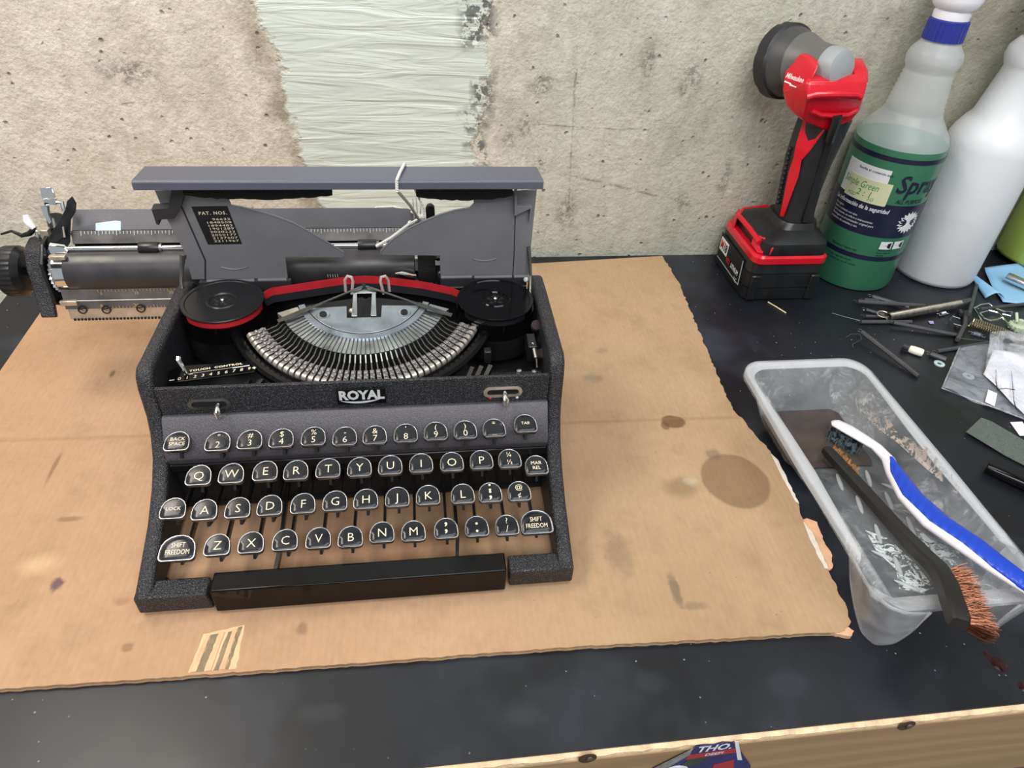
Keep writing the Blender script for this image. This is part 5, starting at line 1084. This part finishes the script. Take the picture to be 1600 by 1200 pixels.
# front edge and the two splayed legs
mb = MB(); n_ = 24
def fr(u):
    x = 25.3 + (2*(mid_ - 25.3)) * u; s_ = math.sin(math.pi * u)
    return x, 20.9 - 1.3 * min(1, s_ * 3) + .35 * math.sin(2*math.pi*u*1) * 0
mb.loft([[(fr(i/n_)[0], fr(i/n_)[1] + 1.0, 4.35), (fr(i/n_)[0], fr(i/n_)[1] + .3, 4.85), (fr(i/n_)[0], fr(i/n_)[1], 4.9), (fr(i/n_)[0], fr(i/n_)[1] - .15, 4.75), (fr(i/n_)[0], fr(i/n_)[1] - .05, 4.3), (fr(i/n_)[0], fr(i/n_)[1] + .3, 4.5)] for i in range(n_ + 1)], cap=False); mb.build('front_lip', M['tray_leg'], TR)
for sgn in (1, -1):
    def leg(u, v, sgn=sgn):
        # u runs along the rim around the corner, v from the rim down
        pts = [(25.25, 23.6), (25.2, 22.2), (25.2, 20.9), (25.7, 19.9), (26.6, 19.4), (27.7, 19.3)]
        k = u * 5; i = min(4, int(k)); f = k - i; x = pts[i][0]*(1-f) + pts[i+1][0]*f; y = pts[i][1]*(1-f) + pts[i+1][1]*f
        dep = 4.75 * max(0, math.sin(math.pi * min(1, max(0, u)))) ** .42
        z = 4.85 - dep * v; dr = (4.85 - z) * .30
        x += dr * (1 - .3*u) + .25*math.sin(math.pi*v)*(u - .3); y += dr * .35 * u - .12
        return (x if sgn > 0 else 2*mid_ - x, y, max(.05, z))
    mb = MB(); mb.grid(leg, 24, 12); mb.build('tray_leg', M['tray_leg'], TR, solid=.1, angle=60)
# raised tread ribs on the ramp
M['tread'] = mat('tread_rib', sc(190, 196, 200), .2, var=.1, alpha=.55)
r0 = None
for (p, ang) in (((29.99,31.81,1.69), 78), ((32.42,32.06,1.63), 74), ((33.49,30.69,1.94), -38), ((29.89,29.16,2.28), 76), ((32.25,29.37,2.24), 78), ((33.08,27.65,2.62), -35), ((29.28,26.09,2.97), 74), ((31.97,26.6,2.86), 78), ((33.73,25.97,3), 82), ((32.93,24.96,3.22), -35), ((28.59,23.02,3.66), 76), ((31.67,23.81,3.48), 76), ((33.6,23.5,3.55), 80), ((28.37,23.97,3.45), -38), ((28.17,21.38,4.03), -38), ((32.14,21.66,3.96), -36)):
    if r0 is None: r0 = MB().ball((0, 0, .06), .11, 10, 6, 8, 1.5, 1.2).build('tread_rib', M['tread'], TR, org=(0, 0, 0)); q = r0
    else: q = r0.copy(); COL.objects.link(q); q.parent = TR
    q.location = (Vector(p) - ORG[TR.name]) * S; q.rotation_euler = (math.radians(-12.6), 0, math.radians(ang))
MB().lathe([(.62, 0), (.66, .06), (.7, 0)], (32.71,20.54,4.21), (0, .22, 1), 24, cap=False).build('mould_mark', M['tread'], TR)
# dried paint on the ramp and wall (thin skins)
t = NT('dried_paint'); n2 = t.noise(130, 5, .8, 1.2); t.set(Base_Color=sc(206, 214, 214), Roughness=.6, Alpha=t.rng(n2, .47, .53, 0, .95)); M['dried'] = t.m
t = NT('dried_tan_paint'); n2 = t.noise(75, 6, .8, .6); t.set(Base_Color=sc(204, 190, 178), Roughness=.65, Alpha=t.rng(n2, .49, .52, 0, .95)); M['dried2'] = t.m
def skin(pts, m_, name='dried_paint'):
    c = sum((Vector(p) for p in pts), Vector()) / len(pts); mb = MB(); mb.add([c] + [Vector(p) for p in pts], [(0, i + 1, (i + 1) % len(pts) + 1) for i in range(len(pts))]); return mb.build(name, m_, TR, flat=True)
skin([(28.62,26.53,2.95), (29.68,25.52,3.18), (29.85,23.22,3.69), (29.63,21.16,4.16), (28.58,20.85,4.22), (27.45,21.28,4.13), (28.29,22.82,3.79), (28.09,24.46,3.42)], M['dried'])
skin([(32.14,26.44,2.97), (32.55,24.99,3.3), (33.44,23.92,3.54), (32.35,22.74,3.8), (31.38,23.07,3.73), (31.46,24.85,3.33)], M['dried'])
wallx = lambda p: (p[0] - .12, p[1], p[2])
skin([(34.2,37.73,3.34), (34.2,35.13,4.99), (34.2,33.98,4.64), (34.2,30.58,6.13), (34.25,27.18,6.29), (34.2,26.86,5.6), (34.1,29.57,4.99), (34.1,33.12,4.3), (34.15,35.76,3.45)], M['dried2'])
# dirty liquid
t = NT('dirty_brown_liquid'); n1 = t.noise(18, 3, .5, 1.5); t.set(Base_Color=t.mix(t.rng(n1, .4, .6), sc(62, 54, 52), sc(78, 68, 64)), Roughness=.06); M['dirty'] = t.m
mb = MB(); zl = 1.5
lx = 27.55 - (zl - .4) * .34
pl_ = [(lx + .35, 33.55), (2*mid_ - lx - .35, 33.55), (2*mid_ - lx - .1, 34.2), (2*mid_ - lx - .1, 39.4), (2*mid_ - lx - .6, 39.95), (lx + .6, 39.95), (lx + .1, 39.4), (lx + .1, 34.2)]
bt_ = [(27.95, 34.9), (2*mid_ - 27.95, 34.9), (2*mid_ - 27.8, 35.4), (2*mid_ - 27.8, 39.2), (2*mid_ - 28.1, 39.6), (28.1, 39.6), (27.8, 39.2), (27.8, 35.4)]
mb.loft([[(x, y, .5) for x, y in bt_], [(x, y, zl) for x, y in pl_]]); mb.build('dirty_liquid', M['dirty'], TR, flat=True)

# ================================================================ toothbrush
M['tb_white'] = mat('white_brush_plastic', sc(228, 222, 228), .3, var=.06)
t = NT('blue_brush_grip'); w_ = t.wave(62, t.map(rot=(0, 0, .75)), .3); t.set(Base_Color=sc(22, 66, 190), Roughness=.35, Normal=t.bump(w_, .3, .0012)); M['tb_blue'] = t.m
TB = thing('toothbrush', 'white and blue toothbrush lying across the paint tray', 'brush', (34, 31, 2.2), 'brushes in the paint tray')
pts = [Vector(p) for p in ((31.72,37.14,2.8), (31.83,36.85,2.85), (32.31,35.93,3), (32.82,34.75,3.15), (33.26,33.6,3.3), (33.31,32.19,3.45), (32.71,30.47,3.7), (32.13,28.02,4.1), (32.12,25.42,4.6), (32.56,23.2,5.2), (32.85,21.21,5.7), (33.41,19.72,5.95), (34.18,17.84,6.2))]
def oval(path, rw, rh, up=Vector((0, 0, 1)), n=14, off=None):
    rings = []
    for i, p in enumerate(path):
        tt = (path[min(i+1, len(path)-1)] - path[max(i-1, 0)]).normalized(); sd = tt.cross(up).normalized(); uu = sd.cross(tt); o_ = off[i] if off else (0, 0)
        rings.append([p + sd*(rw[i]*math.cos(2*math.pi*j/n) + o_[0]) + uu*(rh[i]*math.sin(2*math.pi*j/n) + o_[1]) for j in range(n)])
    return rings
MB().loft(oval(pts, [.2, .52, .6, .54, .46, .5, .6, .74, .86, .84, .66, .55, .4], [.08, .2, .22, .22, .25, .3, .33, .36, .36, .34, .32, .3, .2])).build('brush_body', M['tb_white'], TB, angle=70)
gp = pts[5:]
MB().loft(oval(gp, [.15, .55, .76, .82, .78, .72, .62, .42], [.05, .28, .4, .42, .4, .38, .34, .22], off=[(-.1, .26), (-.12, .16), (-.2, .14), (-.28, .12), (-.30, .12), (-.2, .12), (-.1, .1), (-.05, .05)])).build('brush_grip', M['tb_blue'], TB, angle=70)
t = NT('toothbrush_bristles'); n1 = t.noise(350, 2); t.set(Base_Color=t.mix(t.rng(n1, .4, .6), sc(26, 38, 48), sc(110, 124, 130)), Roughness=.5); M['bristle_b'] = t.m
mb = MB()
for k in range(320):
    u = random.random(); c = pts[1].lerp(pts[3], u); w_ = random.uniform(-.3, .3); b_ = c + Vector((w_*.7 - .05, -w_*.7, -.1)); e = b_ + Vector((random.uniform(-.22, .1) - .25, random.uniform(-.25, .1) - .35, -1.15 + random.uniform(-.1, .1)))
    e.z = max(e.z, 1.53)
    mb.tube([b_, b_.lerp(e, .6) + Vector((.03, 0, 0)), e], [.03, .03, .02], 3, cap=False)
bo = mb.build('bristles', M['bristle_b'], TB, flat=True); bo['kind'] = 'stuff'

# ================================================================ wire brush
WBr = thing('wire_brush', 'black handled wire brush with copper bristles resting on the paint tray', 'brush', (30.5, 28, 2), 'brushes in the paint tray')
M['brush_h'] = mat('black_brush_handle', sc(28, 26, 25), .42, var=.3, vscale=40, bump=.1, bscale=400)
hp = [Vector(p) for p in ((30.16,34.73,2.2), (30.22,34.27,2.25), (30.34,32.29,2.5), (30.36,29.09,3.05), (30.11,25.64,3.9), (29.97,23.11,4.6), (29.7,21.67,5.2), (29.21,20.33,5.6), (28.54,18.94,5.9), (28.1,17.97,6.05), (27.93,17.65,6.1))]
rings = []
wd = [.3, .38, .40, .40, .42, .46, .5, .5, .5, .5, .42]; ht = [.3, .36, .38, .38, .38, .4, .45, .5, .5, .5, .4]
for i, p in enumerate(hp):
    tt = (hp[min(i+1, len(hp)-1)] - hp[max(i-1, 0)]).normalized(); sd = tt.cross(Vector((0, 0, 1))).normalized(); uu = sd.cross(tt)
    rings.append([p + sd*a*wd[i] + uu*b*ht[i] for a, b in ((-1, -.7), (-.7, -1), (.7, -1), (1, -.7), (1, .7), (.7, 1), (-.7, 1), (-1, .7))])
MB().loft(rings).build('brush_handle', M['brush_h'], WBr, angle=40)
t = NT('copper_bristle'); n1 = t.noise(300, 2); t.set(Base_Color=t.mix(n1, sc(88, 54, 40), sc(168, 108, 80)), Roughness=.28, Metallic=.85); M['copper'] = t.m
t = NT('brass_bristle'); n1 = t.noise(300, 2); t.set(Base_Color=t.mix(n1, sc(96, 62, 28), sc(170, 120, 66)), Roughness=.3, Metallic=.8); M['brass'] = t.m
mb = MB()
for k in range(1900):
    u = random.random(); kk = 6 + u*4; i = min(9, int(kk)); c = hp[i].lerp(hp[i+1], kk - i); sd = (hp[i+1] - hp[i]).normalized().cross(Vector((0, 0, 1))).normalized() * -1
    if sd.x < 0: sd = -sd
    b_ = c + sd*.42 + Vector((0, 0, random.uniform(-.35, .3))); L_ = random.uniform(.95, 1.35)
    fan = Vector((0, (.5 - u)*.3 + .2 + random.uniform(-.4, .4), random.uniform(-.45, .45)))
    e = b_ + sd*L_ + fan*.8; m_ = b_.lerp(e, .55) + Vector((random.uniform(-.1, .1), random.uniform(-.1, .1), random.uniform(-.1, .1)))
    mb.tube([b_, m_, e], [.017, .017, .014], 3, cap=False)
bo = mb.build('copper_bristles', M['copper'], WBr, flat=True); bo['kind'] = 'stuff'
mb = MB()
for k in range(260):
    u = random.random(); c = hp[1].lerp(hp[3], u * .62); sd = Vector((.78, .62, 0))
    b_ = c + sd*.32 + Vector((0, 0, random.uniform(-.2, .25))); e = b_ + sd*random.uniform(.25, .5) + Vector((random.uniform(-.12, .12), random.uniform(-.12, .12), random.uniform(.0, .35)))
    mb.tube([b_, e], [.022, .018], 3, cap=False)
bo = mb.build('brass_bristles', M['brass'], WBr, flat=True); bo['kind'] = 'stuff'

# ================================================================ loose parts on the bench
t = NT('dark_spring_wire'); w_ = t.wave(420, t.map(rot=(0, 0, 0)), 0); n1 = t.noise(60, 2)
t.set(Base_Color=t.mix(n1, sc(66, 66, 68), sc(94, 94, 96)), Roughness=.45, Metallic=.35, Normal=t.bump(t.noise(900, 1), .3, .0005)); M['spring_d'] = t.m
M['spring_s'] = mat('grey_spring_steel', sc(134, 132, 124), .32, .9, var=.2, vscale=200)
def coil(a, b, r, wire, turns, per=8):
    a, b = Vector(a), Vector(b); d = (b - a).normalized(); u = d.orthogonal().normalized(); w = d.cross(u)
    return [a.lerp(b, i / (turns*per)) + (u*math.cos(2*math.pi*i/per) + w*math.sin(2*math.pi*i/per))*r for i in range(turns*per + 1)]
def hook(p, d, r=.28):
    d = Vector(d).normalized(); s_ = Vector((-d.y, d.x, 0))
    return [Vector(p) + d*(r - r*math.cos(math.radians(a)) if 0 else r*(1 - math.cos(math.radians(a)))) + s_*(r*math.sin(math.radians(a)) - 0) for a in range(0, 300, 25)]
SP = [((1363,463), (1420,480), 'thin dark extension spring, rearmost in the pile', .16), ((1340,471), (1444,478), 'long dark extension spring just behind the fat steel spring', .17), ((1354,484), (1382,492), 'short dark spring pointing at the fat spring loop', .13), ((1350,468), (1384,469), 'short dark spring lying behind the long one', .12),
      ((1352,494), (1388,495), 'short dark spring in front of the loop of the fat spring', .13), ((1345,503), (1424,503), 'dark spring lying level in front of the fat spring', .15), ((1396,504), (1497,524), 'long dark spring slanting right towards the plastic bag', .15), ((1347,519), (1435,588), 'single dark spring lying alone behind the paint tray', .17),
      ((1526,446), (1514,491), 'upright dark spring near the towel corner', .15), ((1509,488), (1496,531), 'curved dark spring crossing between the two fat springs', .17), ((1464,549), (1548,535), 'dark spring leading under the plastic bag', .15), ((1454,553), (1478,562), 'stubby dark spring beside the white washer', .2), ((1531,483), (1602,475), 'dark spring lying in front of the blue towel', .14)]
def P2(x, y, z): return (x, y, z)
SPW = [((47.98,58.57,0.3), (50.86,56.33,0.3)), ((45.5,57.28,0.55), (52.51,56.27,0.45)), ((46.12,56.28,0.15), (47.37,55.05,0.3)), ((46.89,58.22,0.15), (49.26,57.99,0.15)), ((45.35,55.13,0.15), (47.78,54.9,0.15)), ((44.26,54.06,0.2), (49.67,53.81,0.2)), ((47.3,53.37,0.5), (53.2,51.27,0.2)), ((42.82,51.56,0.75), (45.16,45.2,0.2)), ((61.32,60.18,0.35), (55.82,53.88,0.9)), ((56.66,55.18,0.25), (52.37,50.27,0.4)), ((49.33,48.81,0.2), (55.85,49.94,0.2)), ((48.4,48.42,0.22), (49.38,47.46,0.22)), ((57.96,55.04,0.7), (64.46,56.36,0.3))]
for (a_, b_, lab, r), (a, b) in zip(SP, SPW):
    a, b = Vector(a), Vector(b); th = thing('extension_spring', lab, 'spring', (a.x, a.y, 0), 'springs scattered beside the bottles')
    d = (b - a).normalized(); mid2 = (a + b) / 2 + Vector((0, 0, 0))
    if 'curved' in lab: mid2 += Vector((.3, 0, .1))
    mb = MB(); mb.tube([a, a.lerp(mid2, .5), mid2, mid2.lerp(b, .5), b], r * 1.3, 8); mb.build('coil_body', M['spring_d'], th)
    mb = MB(); mb.tube(hook(a - d*.5, d, .22), .035, 5); mb.build('end_hook', M['spring_s'], th)
# fat tapered spring
a, b = Vector((47.28,54.33,0.55)), Vector((56.62,56.36,0.6))
FS = thing('coil_spring', 'fat tapered silvery spring with an end loop, on the pile', 'spring', (a.x, a.y, 0), 'springs scattered beside the bottles')
t = NT('tight_coils'); 
cp = coil(a, b, .40, .05, 70, 8); k = len(cp); mb = MB(); c0 = a; 
cp = [p + (a.lerp(b, i/k) - p) * (.22 * (1 - abs(2*i/k - 1.1))) * -1 if 0 else p for i, p in enumerate(cp)]
mb.tube(cp, .075, 5); mb.build('coil_body', M['spring_s'], FS)
mb = MB(); c_ = Vector((47.05,54.88,0.5)); mb.tube([c_ + Vector((.62*math.cos(q), .5*math.sin(q), .05*math.sin(q))) for q in [2*math.pi*i/20 for i in range(20)]], .07, 6, closed=True); mb.build('end_loop', M['rack'], FS)
mb = MB(); e = Vector((58.1,56.79,0.6)); mb.tube([b, e], .33, 10); mb.build('dark_end', M['spring_d'], FS)
# coarse spring
a, b = Vector((55.55,52.95,0.6)), Vector((59.41,48.99,0.6))
mb = MB(); mb.tube(coil(a, b, .46, .06, 27, 10), .075, 5); cs = mb.build('coil_spring', mat('bronze_spring', sc(176, 164, 140), .3, .9, var=.15)); tag(cs, 'coarse open coil spring running off the right edge over the bag', 'spring', 'springs scattered beside the bottles')
# small bright springs with hooks
for (pa_, pb_, lab) in (((53.66,55.03,0.2), (54.38,55.24,0.2), 'small bright zinc spring below the fat spring'), ((55.05,51.51,0.2), (55.58,51.15,0.2), 'small bright zinc spring under the coarse spring')):
    a, b = Vector(pa_), Vector(pb_); d = (b - a).normalized(); th = thing('small_spring', lab, 'spring', (a.x, a.y, 0), 'springs scattered beside the bottles')
    mb = MB(); mb.tube(coil(a, b, .19, .04, 7, 8), .05, 5); mb.build('coil_body', M['plate_blue'], th)
    mb = MB(); mb.tube(hook(a - d*.45, d, .22), .045, 5); mb.tube([p for p in hook(b + d*.45, -d, .2)], .04, 5); mb.build('end_hook', M['chrome'], th)
# bent wire loops
mb = MB(); zz = .3
mb.tube([(57.93,55.78,0.3), (57.51,53.99,0.3), (56.68,52.19,0.3)], .09, 6)
mb.tube([(57.86,55.7,0.35), (59.07,56.31,0.4), (60.19,56.51,0.4), (60.15,55.37,0.5), (60.73,54.74,0.5), (61.51,54.59,0.5), (60.71,53.9,0.5), (60.11,54.29,0.5)], .09, 6)
mb.tube([(57.63,54.49,0.6), (58.95,54.91,0.6), (59.63,54.52,0.6), (59.77,53.83,0.5), (59.67,52.81,0.4), (59.64,51.82,0.3)], .09, 6)
mb.tube([(57.63,54.49,0.6), (57.41,53.55,0.6), (57.86,53.07,0.6), (58.72,53.26,0.6), (59.77,53.83,0.5)], .09, 6)
tag(mb.build('bent_wire', M['chrome']), 'bent shiny wire part between the springs and the towel', 'wire')
mb = MB(); mb.tube([(55.18,53.98,0.3), (54.64,54.48,0.3), (53.91,53.81,0.3), (53.88,53.12,0.3), (54.76,52.51,0.3)], .06, 6); tag(mb.build('wire_clip', M['spring_s']), 'thin open wire clip left of the coarse spring', 'clip')
mb = MB(); mb.tube([(56.11,55.37,0.3), (55.85,54.66,0.3)], .25, 8); mb.tube([(54.08,52.91,0.2), (53.93,52.46,0.2)], .16, 8); tag(mb.build('rubber_stub', M['rubber']), 'small dark rubber stub beside the wire clip', 'stub')
# white plug with a dark stem, washer, nylon gear
P0 = Vector((46.59,49.17,0.35)); P1 = Vector((47.52,48.4,0.35)); PG = thing('nylon_plug', 'white rounded nylon plug lying beside the springs', 'plug', (P0.x, P0.y, 0))
d = (P1 - P0).normalized(); mb = MB(); mb.tube([P0 - d*.12, P0, P0 + d*.3, P1 - d*.2, P1, P1 + d*.06], [.15, .34, .4, .4, .34, .12], 12); mb.build('plug_body', mat('ivory_nylon', sc(236, 232, 214), .5), PG)
mb = MB(); mb.tube([P0 - d*.55 + Vector((0, .1, 0)), P0 - d*.05], .28, 10); mb.build('plug_stem', M['rubber'], PG)
c_ = (48.52,47.07,0.1); mb = MB(); mb.lathe([(.2, .02), (.48, .02), (.48, .12), (.2, .12), (.2, .02)], (c_[0], c_[1], 0), n=28, cap=False); tag(mb.build('washer', mat('pale_nylon', sc(186, 204, 206), .45)), 'pale flat washer in front of the white plug', 'washer')
c_ = Vector((60.53,52.28,0.5)); GR = thing('plastic_gear', 'pale greenish plastic gear at the right edge behind the coarse spring', 'gear', (c_.x, c_.y, 0)); M['nylon'] = mat('green_white_nylon', sc(200, 210, 184), .5)
mb = MB(); ring = []
for i in range(28): r = .95 if i % 2 else .75; ring.append((c_.x + r*math.cos(math.pi*i/14), c_.y + r*math.sin(math.pi*i/14), .1))
mb.prism(ring, (0, 0, .45)); mb.build('gear_wheel', M['nylon'], GR); MB().lathe([(.25, .5), (.28, 1.1), (.1, 1.1)], (c_.x, c_.y, 0), n=14).build('gear_hub', M['nylon'], GR); MB().tube([c_ + Vector((-.3, .1, .3)), c_ + Vector((-.1, .9, .9))], .14, 8).build('gear_pin', M['nylon'], GR)
# loose hair-thin wires, chips and splinters
mb = MB(); mb.tube([(36.15,58.28,0.08), (36.61,57.38,0.1), (37.19,56.16,0.1)], .07, 5); tag(mb.build('wood_splinter', mat('pale_wood', sc(214, 200, 160), .7)), 'pale wood splinter in front of the work light battery', 'splinter')
M['hair'] = mat('thin_wire', sc(120, 120, 122), .4, .7)
for pts_, lab in (([(42.12,55.94,0.1), (43.09,55.12,0.15), (44.31,54.29,0.2)], 'hair-thin wire leading left from the spring pile'), ([(41.45,51.68,0.1), (42.04,51.91,0.3), (42.74,51.59,0.5), (42.64,51.02,0.3), (41.4,50.37,0.2), (41.3,49.99,0.1)], 'curled thin wire behind the single spring'), ([(53.13,50.98,0.1), (54.37,50.56,0.12), (55.92,50.26,0.12)], 'thin straight wire between springs and bag')):
    mb = MB(); mb.tube(pts_, .03, 5); tag(mb.build('thin_wire', M['hair']), lab, 'wire')
mb = MB(); mb.prism([(51.72,54.03,0.06), (52.28,54.01,0.06), (52.07,53.55,0.06), (51.65,53.57,0.06)], (0, 0, .05)); tag(mb.build('plastic_chip', mat('lilac_plastic', sc(176, 160, 206), .5)), 'tiny lilac plastic chip below the fat spring', 'chip')
# ---------------------------------------------------------------- plastic bag with white paper
t = NT('clear_film'); n1 = t.noise(25, 5, .7, 1.5); t.set(Base_Color=sc(190, 196, 206), Roughness=.12, Alpha=t.rng(n1, .4, .62, .16, .45), Normal=t.bump(t.noise(35, 4, .6, 1.5), .7, .004)); M['film'] = t.m
t = NT('crumpled_film'); n1 = t.noise(25, 5, .7, 1.5); t.set(Base_Color=sc(235, 238, 246), Roughness=.1, Alpha=t.rng(n1, .4, .62, .06, .4), Normal=t.bump(t.noise(35, 4, .6, 1.5), .8, .005)); M['film2'] = t.m
M['paper'] = mat('white_paper', sc(240, 240, 248), .7, var=.05)
BG = thing('plastic_bag', 'clear plastic zip bag with folded white paper at the right edge', 'bag', (52, 41, 0))
A_, B_, C_, D_ = [Vector(p) for p in ((51.89,49.16,0.15), (46.37,43.41,0.1), (52.66,37.59,0.1), (62.35,50.01,0.3))]
def sheet(u, v): p = A_*(1-u)*(1-v) + B_*(1-u)*v + C_*u*v + D_*u*(1-v); return p + Vector((0, 0, .12 + .18*math.sin(7*u + 2*v)*math.sin(6*v + 1) + .1*math.sin(15*u*v)))
MB().grid(sheet, 24, 18).build('bag_film', M['film'], BG, solid=.02)
mb = MB(); mb.tube([A_ + Vector((0, 0, .15)), A_.lerp(B_, .5) + Vector((0, 0, .2)), B_ + Vector((0, 0, .12)), B_.lerp(C_, .5) + Vector((0, 0, .15)), C_ + Vector((0, 0, .12))], .07, 6); mb.build('bag_seam', M['film2'], BG)
Q = [Vector(p) for p in ((54.17,47.78,1), (51.22,44.73,0.6), (51.22,38.86,0.5), (59.01,46.24,0.9))]
def psheet(u, v): p = Q[0]*(1-u)*(1-v) + Q[1]*(1-u)*v + Q[2]*u*v + Q[3]*u*(1-v); return p + Vector((0, 0, .1*abs(math.sin(5*u + 3*v)) + .06*math.sin(11*v)))
MB().grid(psheet, 16, 14).build('folded_paper', M['paper'], BG, solid=.02)
mb = MB()
for l_ in (((52.25,44.73,1), (51.16,43.18,0.95), (50.55,42.02,0.9)), ((53.54,44.4,1.05), (52.43,42.68,1), (51.12,40.68,0.9), (50.53,39.51,0.85)), ((50.6,42.13,0.95), (51.38,42.12,1), (52.1,41.89,1))): mb.tube(l_, .035, 4)
mb.build('pencil_lines', M['matte'], BG)
Q2 = [Vector(p) for p in ((54.55,49.45,1.6), (51.08,44.64,0.75), (50.8,35.69,0.7), (61.54,49.74,1.3))]
def fsheet(u, v): p = Q2[0]*(1-u)*(1-v) + Q2[1]*(1-u)*v + Q2[2]*u*v + Q2[3]*u*(1-v); return p + Vector((0, 0, .25 + .2*math.sin(9*u + 4*v)*math.sin(5*v + 3*u)))
MB().grid(fsheet, 24, 18).build('crumpled_film', M['film2'], BG, solid=.02)
c_ = (50.14,45.04,0.1); MB().lathe([(.15, .08), (.5, .08), (.5, .16), (.15, .16), (.15, .08)], (c_[0], c_[1], 0), n=24, cap=False).build('bagged_washer', mat('pale_nylon_bagged', sc(170, 186, 188), .5), BG)
MB().prism([(50.43,42.78,0.35), (50.92,42.21,0.35), (49.48,40.56,0.35), (49,41.19,0.35)], (0, 0, .03)).build('paper_label', M['paper'], BG)
# ---------------------------------------------------------------- sandpaper, scrap, marker
t = NT('sandpaper_grit'); n1 = t.noise(1500, 2); t.set(Base_Color=t.mix(t.rng(n1, .4, .6), sc(74, 82, 78), sc(100, 108, 102)), Roughness=.85, Normal=t.bump(n1, .5, .0005)); M['grit'] = t.m
ed = [(44.85,37.72,0.25), (47.31,39.26,0.3), (47.9,38.73,0.3), (48.08,38.4,0.3), (50.11,34.52,0.3), (48.47,32.3,0.1), (46.51,34.96,0.12)]
tag(MB().prism(ed, (0, 0, .05)).build('sandpaper_strip', M['grit'], flat=True), 'grey-green sandpaper strip between the bag and the paint tray', 'sandpaper')
tag(MB().prism([(49.83,38.79,0.06), (50.99,38.79,0.06), (50.59,37.07,0.06), (49.51,37.14,0.06)], (0, 0, .03)).build('paper_scrap', M['paper'], flat=True), 'small white paper scrap above the sandpaper strip', 'paper')
a, b = Vector((43.64,33.51,0.5)), Vector((46.65,30.29,0.5)); d = (b - a).normalized()
MK = thing('marker_pen', 'glossy black marker pen lying below the sandpaper strip', 'pen', (a.x, a.y, 0))
mb = MB(); mb.tube([a, a + d*.05, a + d*3.1, a + d*3.2], [.36, .42, .46, .4], 16); mb.build('marker_cap', M['gloss'], MK)
mb = MB(); mb.tube([a + d*3.15, a + d*3.3, a + d*9], [.4, .5, .5], 16); mb.build('marker_barrel', M['satin'], MK)

# dark red drops dried on the bench
M['drop'] = mat('dark_red_drop', sc(44, 10, 12), .15, var=.4, vscale=200)
for pts_, rr, lab in (([(33.56,19.09,0.01), (33.71,18.73,0.01), (33.9,18.34,0.01), (34.16,17.99,0.01), (34.27,17.85,0.01)], [.08, .2, .42, .42, .2], 'dark red tadpole-shaped drop on the bench in front of the paint tray'), ([(34.43,17.03,0.01), (34.47,16.75,0.01), (34.59,16.47,0.01)], [.15, .3, .2], 'small dark red drop near the right end of the bench edge')):
    P_ = [Vector(p) for p in pts_]; mb = MB(); rg = []
    for i, p in enumerate(P_):
        tt = (P_[min(i+1, len(P_)-1)] - P_[max(i-1, 0)]).normalized(); sd = Vector((-tt.y, tt.x, 0)); r = rr[i]
        rg.append([p - sd*r, p - sd*r*.6 + Vector((0, 0, .03)), p + Vector((0, 0, .05)), p + sd*r*.6 + Vector((0, 0, .03)), p + sd*r])
    mb.loft(rg); tag(mb.build('dried_drop', M['drop'], angle=80), lab, 'stain')
